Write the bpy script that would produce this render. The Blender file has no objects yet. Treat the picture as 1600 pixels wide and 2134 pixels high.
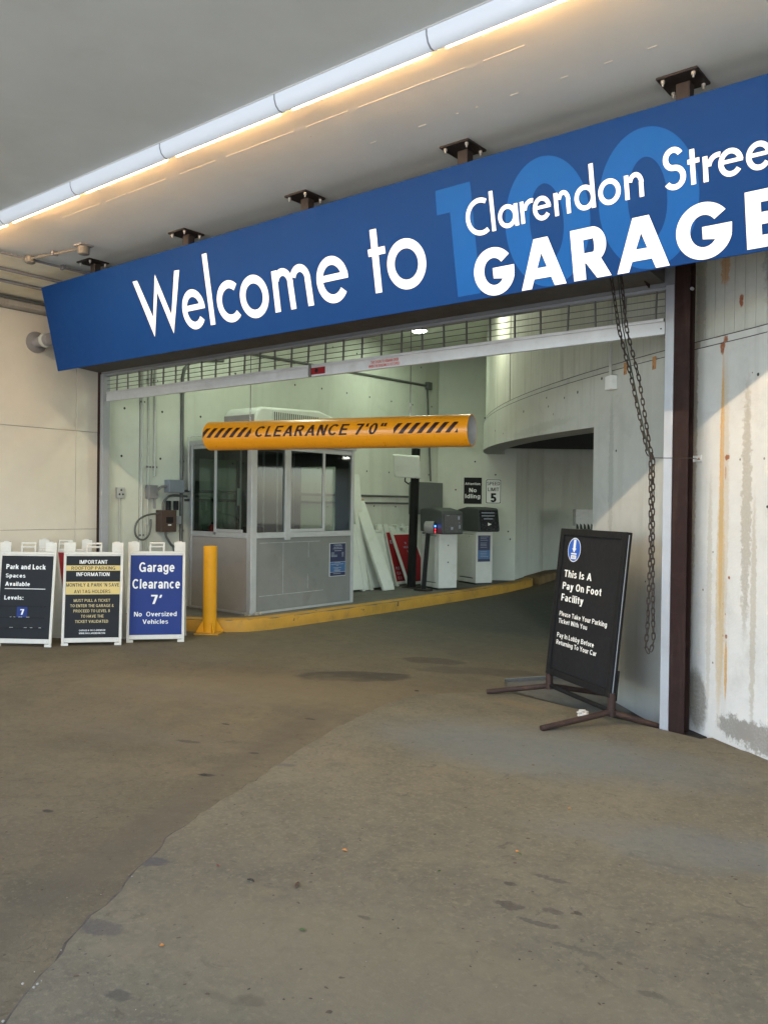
import bpy, bmesh, math, random
from math import radians, sin, cos, pi, atan2, sqrt
from mathutils import Vector, Matrix
random.seed(7)
S = bpy.context.scene
COL = S.collection

# ------------------------------------------------------------------ camera
cam_d = bpy.data.cameras.new('camera')
cam = bpy.data.objects.new('camera', cam_d); COL.objects.link(cam)
YAW, PITCH, ROLL = radians(38.8), radians(0.46), radians(0.69)
_f = Vector((-sin(YAW)*cos(PITCH), cos(YAW)*cos(PITCH), -sin(PITCH)))
_r = Vector((cos(YAW), sin(YAW), 0)); _u = _r.cross(_f)
_r2 = _r*cos(ROLL)+_u*sin(ROLL); _u2 = _r2.cross(_f)
cam.matrix_world = Matrix(((_r2.x, _u2.x, -_f.x, 0), (_r2.y, _u2.y, -_f.y, -5.946), (_r2.z, _u2.z, -_f.z, 1.58), (0, 0, 0, 1)))
cam_d.sensor_fit = 'HORIZONTAL'; cam_d.sensor_width = 36; cam_d.lens = 1740/1600*36
cam_d.clip_start = 0.05; cam_d.clip_end = 400
S.camera = cam

# ------------------------------------------------------------------ daylight
SUN_EL, SUN_AZ = radians(62), radians(200)      # high sun behind the canopy, never reaching under it in view
w = bpy.data.worlds.new("World"); S.world = w; w.use_nodes = True
nt = w.node_tree; bg = nt.nodes['Background']
sky = nt.nodes.new('ShaderNodeTexSky'); sky.sky_type = 'NISHITA'; sky.sun_disc = False
sky.sun_elevation = SUN_EL; sky.sun_rotation = SUN_AZ
nt.links.new(sky.outputs[0], bg.inputs[0]); bg.inputs[1].default_value = 0.15
sd = bpy.data.lights.new('sun', 'SUN'); sd.energy = 2.5; sd.angle = radians(.5); sd.color = (1, .97, .93)
so = bpy.data.objects.new('sun', sd); COL.objects.link(so)
sv = Vector((sin(SUN_AZ)*cos(SUN_EL), cos(SUN_AZ)*cos(SUN_EL), sin(SUN_EL)))
so.rotation_euler = sv.to_track_quat('Z', 'Y').to_euler(); so.location = sv*30
S.view_settings.view_transform = 'Standard'; S.view_settings.look = 'None'
S.view_settings.exposure = 2.62; S.view_settings.gamma = 1.0
S.view_settings.use_curve_mapping = False
S.render.engine = 'CYCLES'
S.cycles.max_bounces = 8; S.cycles.diffuse_bounces = 6
STRIP_W = 4.6      # watts of each warm strip light
LAMP_W = 3.2       # watts of each garage ceiling lamp

# ------------------------------------------------------------------ helpers
def tag(o, label=None, cat=None, group=None, kind=None):
    if label: o['label'] = label
    if cat: o['category'] = cat
    if group: o['group'] = group
    if kind: o['kind'] = kind
    return o

def thing(name, label, cat, loc=(0, 0, 0), rz=0, group=None):
    o = bpy.data.objects.new(name, None); COL.objects.link(o)
    o.empty_display_size = .1
    o.location = loc; o.rotation_euler = (0, 0, rz)
    return tag(o, label, cat, group)

class MB:
    """collects shapes and builds them as one mesh object"""
    def __init__(s): s.v = []; s.f = []; s.uv = None
    def add(s, vs, fs):
        b = len(s.v); s.v += [tuple(p) for p in vs]; s.f += [tuple(i+b for i in f) for f in fs]; return s
    def box(s, x0, x1, y0, y1, z0, z1, M=None):
        vs = [Vector(p) for p in ((x0,y0,z0),(x1,y0,z0),(x1,y1,z0),(x0,y1,z0),(x0,y0,z1),(x1,y0,z1),(x1,y1,z1),(x0,y1,z1))]
        if M: vs = [M@p for p in vs]
        return s.add(vs, [(3,2,1,0),(4,5,6,7),(0,1,5,4),(1,2,6,5),(2,3,7,6),(3,0,4,7)])
    def prism(s, poly, z0, z1, M=None):
        n = len(poly)
        vs = [Vector((x, y, z0)) for x, y in poly]+[Vector((x, y, z1)) for x, y in poly]
        if M: vs = [M@p for p in vs]
        fs = [tuple(range(n-1, -1, -1)), tuple(range(n, 2*n))]+[(i, (i+1) % n, n+(i+1) % n, n+i) for i in range(n)]
        return s.add(vs, fs)
    def tube(s, path, r, n=10, cap=True, closed=False):
        path = [Vector(p) for p in path]; N = len(path); rings = []
        rr = r if isinstance(r, (list, tuple)) else [r]*N
        up = Vector((0, 0, 1))
        prev = None
        for i, p in enumerate(path):
            a = path[(i-1) % N] if (i > 0 or closed) else path[i]
            b = path[(i+1) % N] if (i < N-1 or closed) else path[i]
            d = (b-a).normalized()
            if prev is None:
                x = d.cross(up)
                if x.length < 1e-3: x = d.cross(Vector((1, 0, 0)))
            else:
                x = prev-d*prev.dot(d)
            x.normalize(); prev = x; y = d.cross(x)
            rings.append([p+(x*cos(2*pi*k/n)+y*sin(2*pi*k/n))*rr[i] for k in range(n)])
        vs = [q for R in rings for q in R]; fs = []
        M_ = N if closed else N-1
        for i in range(M_):
            j = (i+1) % N
            for k in range(n):
                l = (k+1) % n
                fs.append((i*n+k, j*n+k, j*n+l, i*n+l))
        if cap and not closed:
            fs.append(tuple(range(n))); fs.append(tuple(range(N*n-1, (N-1)*n-1, -1)))
        return s.add(vs, fs)
    def lathe(s, prof, n=24, M=None):
        """profile of (r, z) turned round Z"""
        vs = []; fs = []
        for r, z in prof:
            for k in range(n):
                p = Vector((r*cos(2*pi*k/n), r*sin(2*pi*k/n), z)); vs.append(M@p if M else p)
        for i in range(len(prof)-1):
            for k in range(n):
                l = (k+1) % n
                fs.append((i*n+k, i*n+l, (i+1)*n+l, (i+1)*n+k))
        fs.append(tuple(range(n-1, -1, -1))); m = len(prof)-1; fs.append(tuple(range(m*n, m*n+n)))
        return s.add(vs, fs)
    def build(s, name, mat, parent=None, org=None, smooth=False, bevel=0, seg=2, kind=None, label=None):
        me = bpy.data.meshes.new(name)
        vs = s.v
        if org is not None: vs = [(x-org[0], y-org[1], z-org[2]) for x, y, z in vs]
        me.from_pydata(vs, [], s.f); me.materials.append(mat)
        bm = bmesh.new(); bm.from_mesh(me); bmesh.ops.recalc_face_normals(bm, faces=bm.faces); bm.to_mesh(me); bm.free()
        if smooth:
            me.polygons.foreach_set('use_smooth', [True]*len(me.polygons))
            try: me.set_sharp_from_angle(angle=radians(40))
            except Exception: pass
        me.update()
        o = bpy.data.objects.new(name, me); COL.objects.link(o)
        if parent: o.parent = parent
        if bevel:
            m = o.modifiers.new('bevel', 'BEVEL'); m.width = bevel; m.segments = seg; m.limit_method = 'ANGLE'
            m.harden_normals = False
        if kind: o['kind'] = kind
        if label: o['label'] = label
        return o

def frame(o, right, up):
    r = Vector(right).normalized(); u = Vector(up).normalized(); n = r.cross(u)
    return Matrix(((r.x, u.x, n.x, o[0]), (r.y, u.y, n.y, o[1]), (r.z, u.z, n.z, o[2]), (0, 0, 0, 1)))

def dup(root, loc=None, rot=None):
    r = root.copy(); COL.objects.link(r)
    if loc is not None: r.location = loc
    if rot is not None: r.rotation_euler = rot
    for ch in list(root.children):
        c = ch.copy(); COL.objects.link(c); c.parent = r
        for g in ch.children:
            d = g.copy(); COL.objects.link(d); d.parent = c
    return r

# ------------------------------------------------------------------ materials
class NT:
    def __init__(s, m): s.t = m.node_tree; s.n = s.t.nodes; s.l = s.t.links
    def new(s, k, **kw):
        n = s.n.new(k)
        for a, b in kw.items(): setattr(n, a, b)
        return n
    def link(s, a, b): s.l.new(a, b)
    def math(s, op, a, b=None, c=None):
        n = s.new('ShaderNodeMath', operation=op)
        for i, v in enumerate((a, b, c)):
            if v is None: continue
            if isinstance(v, (int, float)): n.inputs[i].default_value = v
            else: s.link(v, n.inputs[i])
        return n.outputs[0]
    def noise(s, vec, scale, detail=4, rough=.55, dist=0):
        n = s.new('ShaderNodeTexNoise'); n.inputs['Scale'].default_value = scale
        n.inputs['Detail'].default_value = detail; n.inputs['Roughness'].default_value = rough
        n.inputs['Distortion'].default_value = dist
        s.link(vec, n.inputs['Vector']); return n.outputs['Fac']
    def mapr(s, v, a, b, c=0, d=1, smooth=False):
        n = s.new('ShaderNodeMapRange'); n.interpolation_type = 'SMOOTHSTEP' if smooth else 'LINEAR'
        s.link(v, n.inputs['Value'])
        for k, x in zip(('From Min', 'From Max', 'To Min', 'To Max'), (a, b, c, d)): n.inputs[k].default_value = x
        return n.outputs['Result']
    def mix(s, f, a, b):
        n = s.new('ShaderNodeMix', data_type='RGBA')
        for i, v in ((0, f), (6, a), (7, b)):
            if isinstance(v, (int, float)): n.inputs[i].default_value = v
            elif isinstance(v, tuple): n.inputs[i].default_value = (*v[:3], 1)
            else: s.link(v, n.inputs[i])
        return n.outputs[2]
    def mapping(s, vec, loc=(0,0,0), rot=(0,0,0), sc=(1,1,1), typ='POINT'):
        n = s.new('ShaderNodeMapping', vector_type=typ); s.link(vec, n.inputs[0])
        n.inputs['Location'].default_value = loc; n.inputs['Rotation'].default_value = rot; n.inputs['Scale'].default_value = sc
        return n.outputs[0]

def mat(name, col, rough=.6, var=.1, scale=3.0, bump=.08, fine=70, metal=0., grime=None, streak=None, spots=None,
        stains=(), coord='Object', plane='xy', spec=.4, coat=0., lines=None, bdist=.01, chips=None, mott=False):
    m = bpy.data.materials.new(name); m.use_nodes = True; t = NT(m)
    b = t.n['Principled BSDF']
    tc = t.new('ShaderNodeTexCoord'); vec = tc.outputs[coord]
    if coord == 'Object' and plane == 'yz':
        sx = t.new('ShaderNodeSeparateXYZ'); t.link(vec, sx.inputs[0]); cb = t.new('ShaderNodeCombineXYZ')
        t.link(sx.outputs[1], cb.inputs[0]); t.link(sx.outputs[2], cb.inputs[1]); flat = cb.outputs[0]
    else: flat = vec
    n1 = t.noise(vec, scale, 5, .6); n2 = t.noise(vec, scale*7, 3, .6)
    k = t.math('ADD', t.math('MULTIPLY', n1, .7), t.math('MULTIPLY', n2, .3))
    lo = tuple(max(0, c*(1-var)) for c in col); hi = tuple(min(1, c*(1+var)) for c in col)
    c = t.mix(t.mapr(k, .35, .65), lo, hi)
    if grime:       # (colour, amount, scale)
        g = t.mapr(t.noise(vec, grime[2], 6, .65, .4), .5, .78, 0, grime[1], True)
        c = t.mix(g, c, grime[0])
    if mott:
        c = t.mix(t.mapr(t.noise(vec, 2.2, 5, .7, .8), .48, .66, 0, .5, True), c, tuple(x*y for x, y in zip(col, (.66, .68, .74))))
        c = t.mix(t.mapr(t.noise(vec, 3.1, 4, .6, .5), .52, .68, 0, .4, True), c, tuple(x*y for x, y in zip(col, (1.25, 1.2, 1.1))))
        # fine sandy mottling and small dark dabs
        c = t.mix(t.mapr(t.noise(vec, 18, 7, .75, .6), .45, .64, 0, .42, True), c, tuple(x*.55 for x in col))
        c = t.mix(t.mapr(t.noise(vec, 45, 5, .75), .50, .68, 0, .55, True), c, tuple(min(1, x*1.55) for x in col))
        c = t.mix(t.mapr(t.noise(vec, 7, 8, .8, 1.0), .59, .63, 0, .65, True), c, tuple(x*.5 for x in col))
        c = t.mix(t.mapr(t.noise(vec, 330, 2, .5), .3, .7, 0, .30), c, tuple(x*.6 for x in col))
    if streak:      # (colour, amount, x frequency) vertical runs
        sc = (1, 1, .06) if plane != 'uv' else (1, .06, 1)
        v = t.mapping(vec, sc=sc)
        g = t.mapr(t.noise(v, streak[2], 5, .6), .5, .72, 0, streak[1], True)
        g = t.math('MULTIPLY', g, t.mapr(n1, .35, .6, .3, 1))
        c = t.mix(g, c, streak[0])
    if spots:       # (colour, density threshold, scale)
        vo = t.new('ShaderNodeTexVoronoi'); vo.inputs['Scale'].default_value = spots[2]
        t.link(vec, vo.inputs['Vector'])
        rn = t.new('ShaderNodeSeparateColor'); t.link(vo.outputs['Color'], rn.inputs[0])
        g = t.math('MULTIPLY', t.math('LESS_THAN', vo.outputs['Distance'], spots[3]), t.math('GREATER_THAN', rn.outputs[0], spots[1]))
        g = t.math('MULTIPLY', g, .75)
        c = t.mix(g, c, spots[0])
    if stains:
        wob = t.new('ShaderNodeTexNoise'); wob.inputs['Scale'].default_value = 4.5; wob.inputs['Detail'].default_value = 6
        t.link(flat, wob.inputs['Vector'])
        sub = t.new('ShaderNodeVectorMath', operation='SUBTRACT'); t.link(wob.outputs['Color'], sub.inputs[0]); sub.inputs[1].default_value = (.5, .5, .5)
        wob2 = t.new('ShaderNodeTexNoise'); wob2.inputs['Scale'].default_value = 22; wob2.inputs['Detail'].default_value = 7; wob2.inputs['Roughness'].default_value = .7
        t.link(flat, wob2.inputs['Vector'])
        sub2 = t.new('ShaderNodeVectorMath', operation='SUBTRACT'); t.link(wob2.outputs['Color'], sub2.inputs[0]); sub2.inputs[1].default_value = (.5, .5, .5)
        frag = t.mapr(t.noise(flat, 55, 5, .7), .36, .56, .8 if plane == 'uv' else .7, 1)
        for (cx, cy, rx, ry, a, cc, amt, wb) in stains:
            sc = t.new('ShaderNodeVectorMath', operation='SCALE'); small = min(rx, ry) < .16
            t.link((sub2 if small else sub).outputs[0], sc.inputs[0]); sc.inputs['Scale'].default_value = wb*(1.3 if small else 1)
            ad = t.new('ShaderNodeVectorMath', operation='ADD'); t.link(flat, ad.inputs[0]); t.link(sc.outputs[0], ad.inputs[1])
            mp = t.mapping(ad.outputs[0], (cx, cy, 0), (0, 0, a), (rx, ry, 1), 'TEXTURE')
            sp = t.new('ShaderNodeSeparateXYZ'); t.link(mp, sp.inputs[0])
            r2 = t.math('SQRT', t.math('ADD', t.math('POWER', sp.outputs[0], 2.0), t.math('POWER', sp.outputs[1], 2.0)))
            g = t.mapr(r2, *((.82, 1.05) if amt >= .7 else (.35, 1.25)), amt, 0, True) if not small else t.math('MULTIPLY', t.mapr(r2, .7, 1.1, min(1, amt*1.45), 0, True), frag)
            c = t.mix(g, c, cc)
    if chips:       # (colour, threshold, scale)
        g = t.mapr(t.noise(vec, chips[2], 4, .7, .3), chips[1], chips[1]+.02, 0, 1)
        c = t.mix(g, c, chips[0])
    t.link(c, b.inputs['Base Color'])
    rv = t.mapr(n2, .3, .7, max(0, rough-.08), min(1, rough+.08)); t.link(rv, b.inputs['Roughness'])
    b.inputs['Metallic'].default_value = metal; b.inputs['Specular IOR Level'].default_value = spec
    b.inputs['Coat Weight'].default_value = coat
    hgt = t.noise(vec, fine, 4, .6)
    hgt = t.math('ADD', t.math('MULTIPLY', hgt, .4), t.math('MULTIPLY', n2, .6))
    if lines:       # (frequency per metre, depth): board marks running up the wall
        sp = t.new('ShaderNodeSeparateXYZ'); t.link(vec, sp.inputs[0])
        fr = t.math('FRACT', t.math('MULTIPLY', sp.outputs[0], lines[0]))
        d = t.math('ABSOLUTE', t.math('SUBTRACT', fr, .5))
        g = t.mapr(d, .44, .5, 0, 1)
        c2 = t.mix(t.math('MULTIPLY', g, lines[1]), c, tuple(x*.45 for x in col)); t.link(c2, b.inputs['Base Color'])
        hgt = t.math('SUBTRACT', hgt, t.math('MULTIPLY', g, 1.5))
    bp = t.new('ShaderNodeBump'); bp.inputs['Strength'].default_value = bump; bp.inputs['Distance'].default_value = bdist
    t.link(hgt, bp.inputs['Height']); t.link(bp.outputs[0], b.inputs['Normal'])
    return m

def emit(name, col, strength):
    m = bpy.data.materials.new(name); m.use_nodes = True; b = m.node_tree.nodes['Principled BSDF']
    b.inputs['Base Color'].default_value = (*[min(1, x*.8) for x in col], 1)
    b.inputs['Emission Color'].default_value = (*col, 1); b.inputs['Emission Strength'].default_value = strength
    return m

def glass(name, tint, gl=.12):
    m = bpy.data.materials.new(name); m.use_nodes = True; t = NT(m)
    t.n.remove(t.n['Principled BSDF']); out = t.n['Material Output']
    tr = t.new('ShaderNodeBsdfTransparent'); tr.inputs[0].default_value = (*tint, 1)
    g = t.new('ShaderNodeBsdfGlossy'); g.inputs['Roughness'].default_value = .03
    fr = t.new('ShaderNodeFresnel'); fr.inputs[0].default_value = 1.5
    mx = t.new('ShaderNodeMixShader'); geo = t.new('ShaderNodeNewGeometry'); t.link(t.math('MULTIPLY', t.math('ADD', fr.outputs[0], gl*.1), t.math('SUBTRACT', 1.0, geo.outputs['Backfacing'])), mx.inputs[0])
    t.link(tr.outputs[0], mx.inputs[1]); t.link(g.outputs[0], mx.inputs[2]); t.link(mx.outputs[0], out.inputs[0])
    return m

DK = (.035, .030, .024)
GST = []     # stains and broad tone patches on the ground: x, y, rx, ry, angle, colour, amount, wobble
GST += [(-3.35, -3.6, .16, 1.3, .42, (.098, .08, .055), .6, .12), (-4.1, -1.9, .16, 1.2, .36, (.098, .078, .052), .69, .14), (-5.6, 5.2, 2.9, 4.6, .05, (.055, .056, .048), .69, .7), (-5.6, 5.6, 2.6, 4.2, .05, (.045, .046, .040), .6, .7), (-5.02, -.12, .55, .24, .62, (.040, .032, .024), .85, .22), (-4.9, 1.0, .35, .17, .3, (.055, .043, .03), .75, .2),  # the two widest entries darken the floor inside the garage
        (-4.3, .85, .7, .17, .5, (.075, .06, .042), .72, .3), (-4.0, .3, .5, .12, .5, (.11, .085, .06), .45, .4),
        (-5.3, -1.0, 1.9, .7, .5, (.185, .145, .085), .55, .6), (-7.2, -.6, 1.2, .25, .1, (.12, .1, .08), .35, .6), (-5.6, -1.6, 1.0, .22, .3, (.12, .1, .08), .35, .5),
        (-4.9, -2.6, .8, .18, .3, (.13, .11, .085), .35, .4), (-6.4, .7, 1.5, .5, .6, (.11, .095, .07), .4, .6),
        (-3.82, -2.81, .06, .025, .5, DK, .8, .03), (-3.93, -2.34, .035, .02, .5, DK, .8, .02), (-3.98, -3.7, .035, .02, .3, DK, .7, .02),
        (-4.25, -1.5, .05, .02, .2, DK, .7, .03), (-4.6, -2.0, .04, .018, .2, DK, .7, .03), (-4.45, -2.45, .1, .03, .3, DK, .45, .05)]
SST = [(-3.07, -3.74, .10, .05, .6, (.075, .07, .07), .75, .05), (-2.72, -4.2, .11, .055, .3, (.08, .072, .068), .75, .06),
       (-3.02, -4.0, .03, .2, .35, (.09, .085, .09), .7, .05), (-3.6, -2.4, .08, .03, .6, (.1, .09, .085), .6, .05),
       (-2.14, -3.73, .02, .014, .2, DK, .8, .02), (-2.03, -3.51, .03, .013, .2, DK, .6, .02), (-1.96, -4.15, .055, .03, .3, (.07, .06, .045), .8, .04),
       (-2.3, -4.4, .05, .03, .3, (.07, .065, .05), .6, .05), (-2.05, -4.2, .09, .02, .2, (.08, .07, .055), .5, .05),
       (-1.66, -3.07, .07, .035, .2, (.075, .065, .05), .7, .07), (-1.5, -3.12, .09, .02, .2, (.08, .07, .055), .6, .06),
       (-1.5, -3.0, .05, .025, .1, (.08, .07, .055), .6, .05), (-1.64, -2.75, .09, .02, .1, (.08, .07, .055), .6, .06),
       (-1.3, -3.2, .12, .02, .1, (.09, .08, .06), .5, .06), (-1.75, -2.9, .03, .02, 0, DK, .5, .03), (-1.42, -2.95, .022, .015, 0, DK, .5, .02),
       (-1.0, -3.3, .05, .02, .2, (.08, .07, .05), .6, .05), (-.9, -2.6, .2, .02, .3, (.1, .085, .065), .4, .06),
       (-1.3, -2.3, .12, .015, .2, (.1, .085, .065), .4, .06), (-2.3, -1.2, .3, .05, .1, (.13, .12, .1), .35, .1),
       (-2.9, -.9, .25, .06, .2, (.2, .15, .08), .35, .1), (-3.3, -.1, .3, .08, -.2, (.2, .15, .08), .4, .1), (-2.6, -1.1, 1.3, .6, .2, (.135, .155, .16), .6, .5), (-.9, -1.9, 1.2, .3, .3, (.125, .14, .145), .45, .5), (-1.8, -3.8, 1.2, .5, .2, (.19, .16, .10), .5, .6),  # broad bluish entries put cool daylight into the slab's colour
       (-1.3, -4.4, .1, .03, .3, (.075, .065, .05), .6, .08), (-.95, -3.8, .14, .025, .4, (.08, .07, .055), .45, .08)]
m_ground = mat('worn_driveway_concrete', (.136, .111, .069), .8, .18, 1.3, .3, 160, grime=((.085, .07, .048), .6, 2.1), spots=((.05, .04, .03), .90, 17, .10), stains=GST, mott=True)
m_slab = mat('grey_apron_concrete', (.160, .139, .095), .8, .16, 1.5, .3, 160, grime=((.095, .083, .060), .6, 2.6), spots=((.055, .045, .034), .92, 15, .09), stains=SST, mott=True)
m_joint = mat('dirty_floor_joint', (.088, .074, .062), .9, .4, 14, .4)
m_crack = mat('dirty_joint', (.085, .075, .072), .9, .4, 14, .4)
m_crumb = mat('broken_concrete_edge', (.33, .3, .25), .9, .3, 20, .5)
m_ceil = mat('painted_soffit', (.56, .585, .57), .75, .05, .8, .12, 120, grime=((.46, .465, .445), .4, 1.2), bdist=.004)
m_lwall = mat('cream_wall_panel', (.62, .575, .485), .7, .045, 1.0, .12, 90, grime=((.5, .46, .38), .35, 1.5), bdist=.004)
m_backing = mat('wall_joint', (.28, .25, .21), .9, .2, 6, .3)
m_gwall = mat('garage_painted_concrete', (.60, .62, .54), .65, .05, 1.2, .15, 80, grime=((.42, .43, .36), .4, 1.8), streak=((.40, .40, .34), .35, 3), bdist=.005)
RU = (.42, .22, .06); RD = (.30, .10, .035)
def mp(o):      # bearing on a first survey of the drum to its true bearing
    K = ((-168.9, -152.6), (-147.0, -146.8), (-139.3, -141.2), (-135.36, -138.27), (-125.38, -131.26), (-120.63, -128.29), (-119.6, -127.5), (-96, -108))
    for (a, b), (c, d) in zip(K, K[1:]):
        if a <= o <= c: return b+(d-b)*(o-a)/(c-a)
    return o
def drum_s(th): return (th+180)*pi/180*23.658     # metres round the drum
s_ = lambda th: drum_s(mp(th))
ext = s_(-119.6)
DST = [(ext+.18+.19, 1.72, .026, .98, .0, (.60, .33, .09), .9, .02), (ext+.40, 1.5, .05, 1.2, .0, (.50, .42, .30), .4, .05), (ext+.70, .9, .03, .8, 0, (.42, .38, .30), .5, .06), (ext+.25, 1.0, .03, .9, 0, (.46, .43, .36), .45, .06), (ext+.37, 1.0, .05, .85, 0, (.5, .36, .16), .4, .04),
       (ext+.36, 2.72, .028, .07, 0, RD, .9, .03), (ext+.33, 3.28, .045, .11, 0, (.5, .3, .15), .75, .09), (ext+.47, 3.02, .02, .06, 0, RD, .7, .04),
       (ext+.30, 2.79, .10, .008, 0, RD, .7, .01), (ext+.42, 1.93, .022, .022, 0, RD, .85, .05), (ext+.41, 1.83, .012, .05, 0, (.45, .25, .15), .5, .02),
       (ext+.44, .72, .014, .016, 0, RD, .95, .015), (ext+.44, .5, .016, .22, 0, (.55, .33, .12), .7, .015), (ext+.46, 1.12, .01, .012, 0, RD, .8, .02),
       (ext+.62, 1.6, .05, .9, 0, (.33, .29, .22), .45, .12), (ext+.04, 2.3, .05, 1.6, 0, (.30, .24, .19), .55, .06),
       (ext+.02, 1.2, .03, 1.2, 0, (.25, .2, .17), .5, .05), (ext+.12, .22, .13, .24, .1, (.23, .215, .18), .85, .08), (ext+.55, .12, .2, .09, 0, (.26, .25, .22), .75, .15),
       (ext+.8, .12, .3, .10, 0, (.27, .25, .22), .7, .15), (ext+.85, 3.4, .1, .4, 0, (.28, .29, .28), .45, .2),
       (s_(-123.9)+.15, 2.0, .06, .55, 0, (.42, .42, .38), .4, .1), (s_(-122.3), .32, .25, .3, 0, (.33, .31, .29), .6, .2),
       (s_(-131), 2.45, 1.2, .05, 0, (.36, .36, .32), .35, .1)]
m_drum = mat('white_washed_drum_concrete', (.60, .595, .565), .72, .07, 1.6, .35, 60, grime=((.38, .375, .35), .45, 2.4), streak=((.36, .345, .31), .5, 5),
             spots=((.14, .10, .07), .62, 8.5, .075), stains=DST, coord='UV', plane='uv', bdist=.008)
m_drum_in = mat('shaded_drum_concrete', (.47, .475, .44), .72, .07, 1.6, .35, 60, grime=((.30, .30, .27), .45, 2.4), streak=((.28, .275, .24), .5, 5), spots=((.16, .12, .09), .80, 5.5, .07), stains=DST[-3:]+[(s_(-124), 1.9, .05, .7, 0, (.33, .33, .30), .5, .1)], coord='UV', plane='uv', bdist=.008)  # drum concrete again, with the shade inside the gate put into its colour
m_drum_up = mat('board_marked_concrete', (.52, .52, .46), .72, .08, 1.6, .3, 60, grime=((.40, .40, .35), .45, 2.4), streak=((.30, .30, .25), .65, 7),
                stains=[(ext+.33, 3.25, .05, .13, 0, (.5, .3, .15), .7, .12), (ext+.5, 2.98, .02, .05, 0, RD, .7, .04), (ext+.8, 3.3, .1, .5, 0, (.28, .29, .28), .5, .2), (ext+.06, 3.3, .06, .8, 0, (.3, .27, .24), .5, .08)],
                coord='UV', plane='uv', lines=(9.5, .35), bdist=.008)
m_void = mat('unlit_void_black', (.012, .012, .011), .95, .1, 3, .1)  # shade of the unlit void put into the slab's colour
m_island = mat('dark_island_concrete', (.13, .125, .11), .85, .2, 3, .3, grime=((.06, .055, .045), .6, 4))
m_yellow_kerb = mat('chipped_yellow_kerb_paint', (.46, .245, .03), .65, .14, 3, .3, 60, grime=((.20, .12, .035), .6, 3.5), chips=((.10, .075, .05), .665, 6))
m_yellow = mat('yellow_bollard_paint', (.70, .33, .014), .5, .06, 3, .12, 60, spec=.2, chips=((.16, .10, .03), .72, 11), grime=((.45, .22, .02), .4, 4))
m_white = mat('white_powder_coat', (.72, .72, .70), .45, .04, 3, .06)
m_tubewhite = emit('glowing_light_cover', (.84, .91, 1.0), .040)
m_plastic = mat('cream_white_plastic', (.62, .60, .53), .45, .05, 6, .08, grime=((.5, .46, .38), .35, 8))
m_alu = mat('brushed_aluminium', (.46, .46, .455), .42, .06, 8, .05, metal=.55)
m_guide = mat('galvanised_guide', (.36, .37, .39), .45, .05, 8, .06, metal=.3, grime=((.36, .36, .36), .3, 6))
m_bar = mat('aluminium_bottom_bar', (.60, .61, .625), .45, .06, 5, .06, metal=.25, grime=((.4, .38, .36), .35, 6))
m_rod = mat('dull_steel_rod', (.20, .195, .19), .5, .1, 10, .05, metal=.6)
m_brown = mat('brown_steel_paint', (.022, .009, .007), .65, .15, 4, .15, spec=.2, grime=((.055, .028, .02), .5, 5), streak=((.10, .06, .045), .3, 18))
m_bracket = mat('dark_bracket_steel', (.022, .017, .016), .55, .15, 10, .1)
m_bolt = mat('zinc_bolt', (.5, .5, .48), .4, .05, 10, .05, metal=.6)
m_hood = mat('grimy_hood_steel', (.075, .068, .060), .7, .2, 3, .15, grime=((.12, .085, .05), .6, 5))
m_header = mat('grey_header_steel', (.20, .205, .21), .6, .08, 5, .08)
m_blue = mat('blue_sign_vinyl', (.0045, .036, .150), .6, .03, 2, .02, spec=.08)
m_blue2 = mat('light_blue_print', (.008, .078, .29), .6, .03, 2, .02, spec=.08)
m_let = mat('white_letter_vinyl', (.93, .91, .84), .4, .01, 2, .01)
m_boardblue = mat('royal_blue_board', (.024, .046, .19), .62, .05, 3, .03, spec=.15)
m_boardblack = mat('charcoal_board', (.022, .024, .027), .62, .1, 4, .04, spec=.15)
m_gold = mat('gold_band', (.60, .46, .16), .5, .04, 4, .02)
m_goldtext = mat('gold_text', (.52, .42, .2), .5, .02, 4, .02)
m_text = mat('white_print', (.80, .80, .77), .5, .02, 4, .02)
m_darktext = mat('black_print', (.035, .028, .02), .5, .02, 4, .02)
m_red = mat('dark_red_board', (.26, .016, .02), .5, .08, 4, .04, spec=.15)
m_redprint = mat('red_print', (.62, .09, .06), .5, .05, 8, .02)
m_black = mat('black_frame_paint', (.014, .014, .014), .62, .15, 6, .06, spec=.15)
m_blackpanel = mat('black_panel', (.017, .017, .018), .62, .1, 4, .02, spec=.15)
m_rust = mat('rusty_brown_tube', (.040, .020, .014), .7, .3, 14, .2, grime=((.14, .07, .035), .6, 12))
m_orange = mat('orange_pvc', (.92, .34, .006), .34, .035, 3, .03, spec=.5, coat=.25, grime=((.62, .25, .012), .35, 2.5))
m_pvcin = mat('pale_pvc_inside', (.62, .60, .58), .5, .04, 3, .03)
m_maroon = mat('dark_maroon_print', (.035, .008, .006), .45, .03, 4, .02)
m_boothside = mat('taupe_booth_panel', (.24, .215, .19), .55, .06, 3, .08, grime=((.17, .15, .13), .4, 5))
m_boothfront = mat('scuffed_metal_panel', (.225, .225, .21), .5, .07, 2.5, .08, metal=.2, grime=((.15, .145, .13), .5, 3))
m_scuff = mat('worn_edge_line', (.40, .41, .40), .6, .2, 10, .05)
m_int = mat('booth_interior', (.085, .085, .08), .7, .15, 3, .05)
m_glass = glass('tinted_booth_glass', (.60, .65, .62))
m_glass2 = glass('clear_booth_glass', (.86, .90, .86))
m_ac = mat('off_white_housing', (.66, .68, .62), .5, .04, 3, .05, grime=((.45, .45, .38), .4, 5))
m_acside = mat('grey_shroud', (.30, .28, .28), .6, .08, 5, .06)
m_slot = mat('dark_slot', (.04, .05, .04), .7, .1, 5, .02)
m_conduit = mat('painted_conduit', (.50, .51, .46), .6, .06, 8, .08, grime=((.35, .35, .3), .4, 9))
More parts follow.
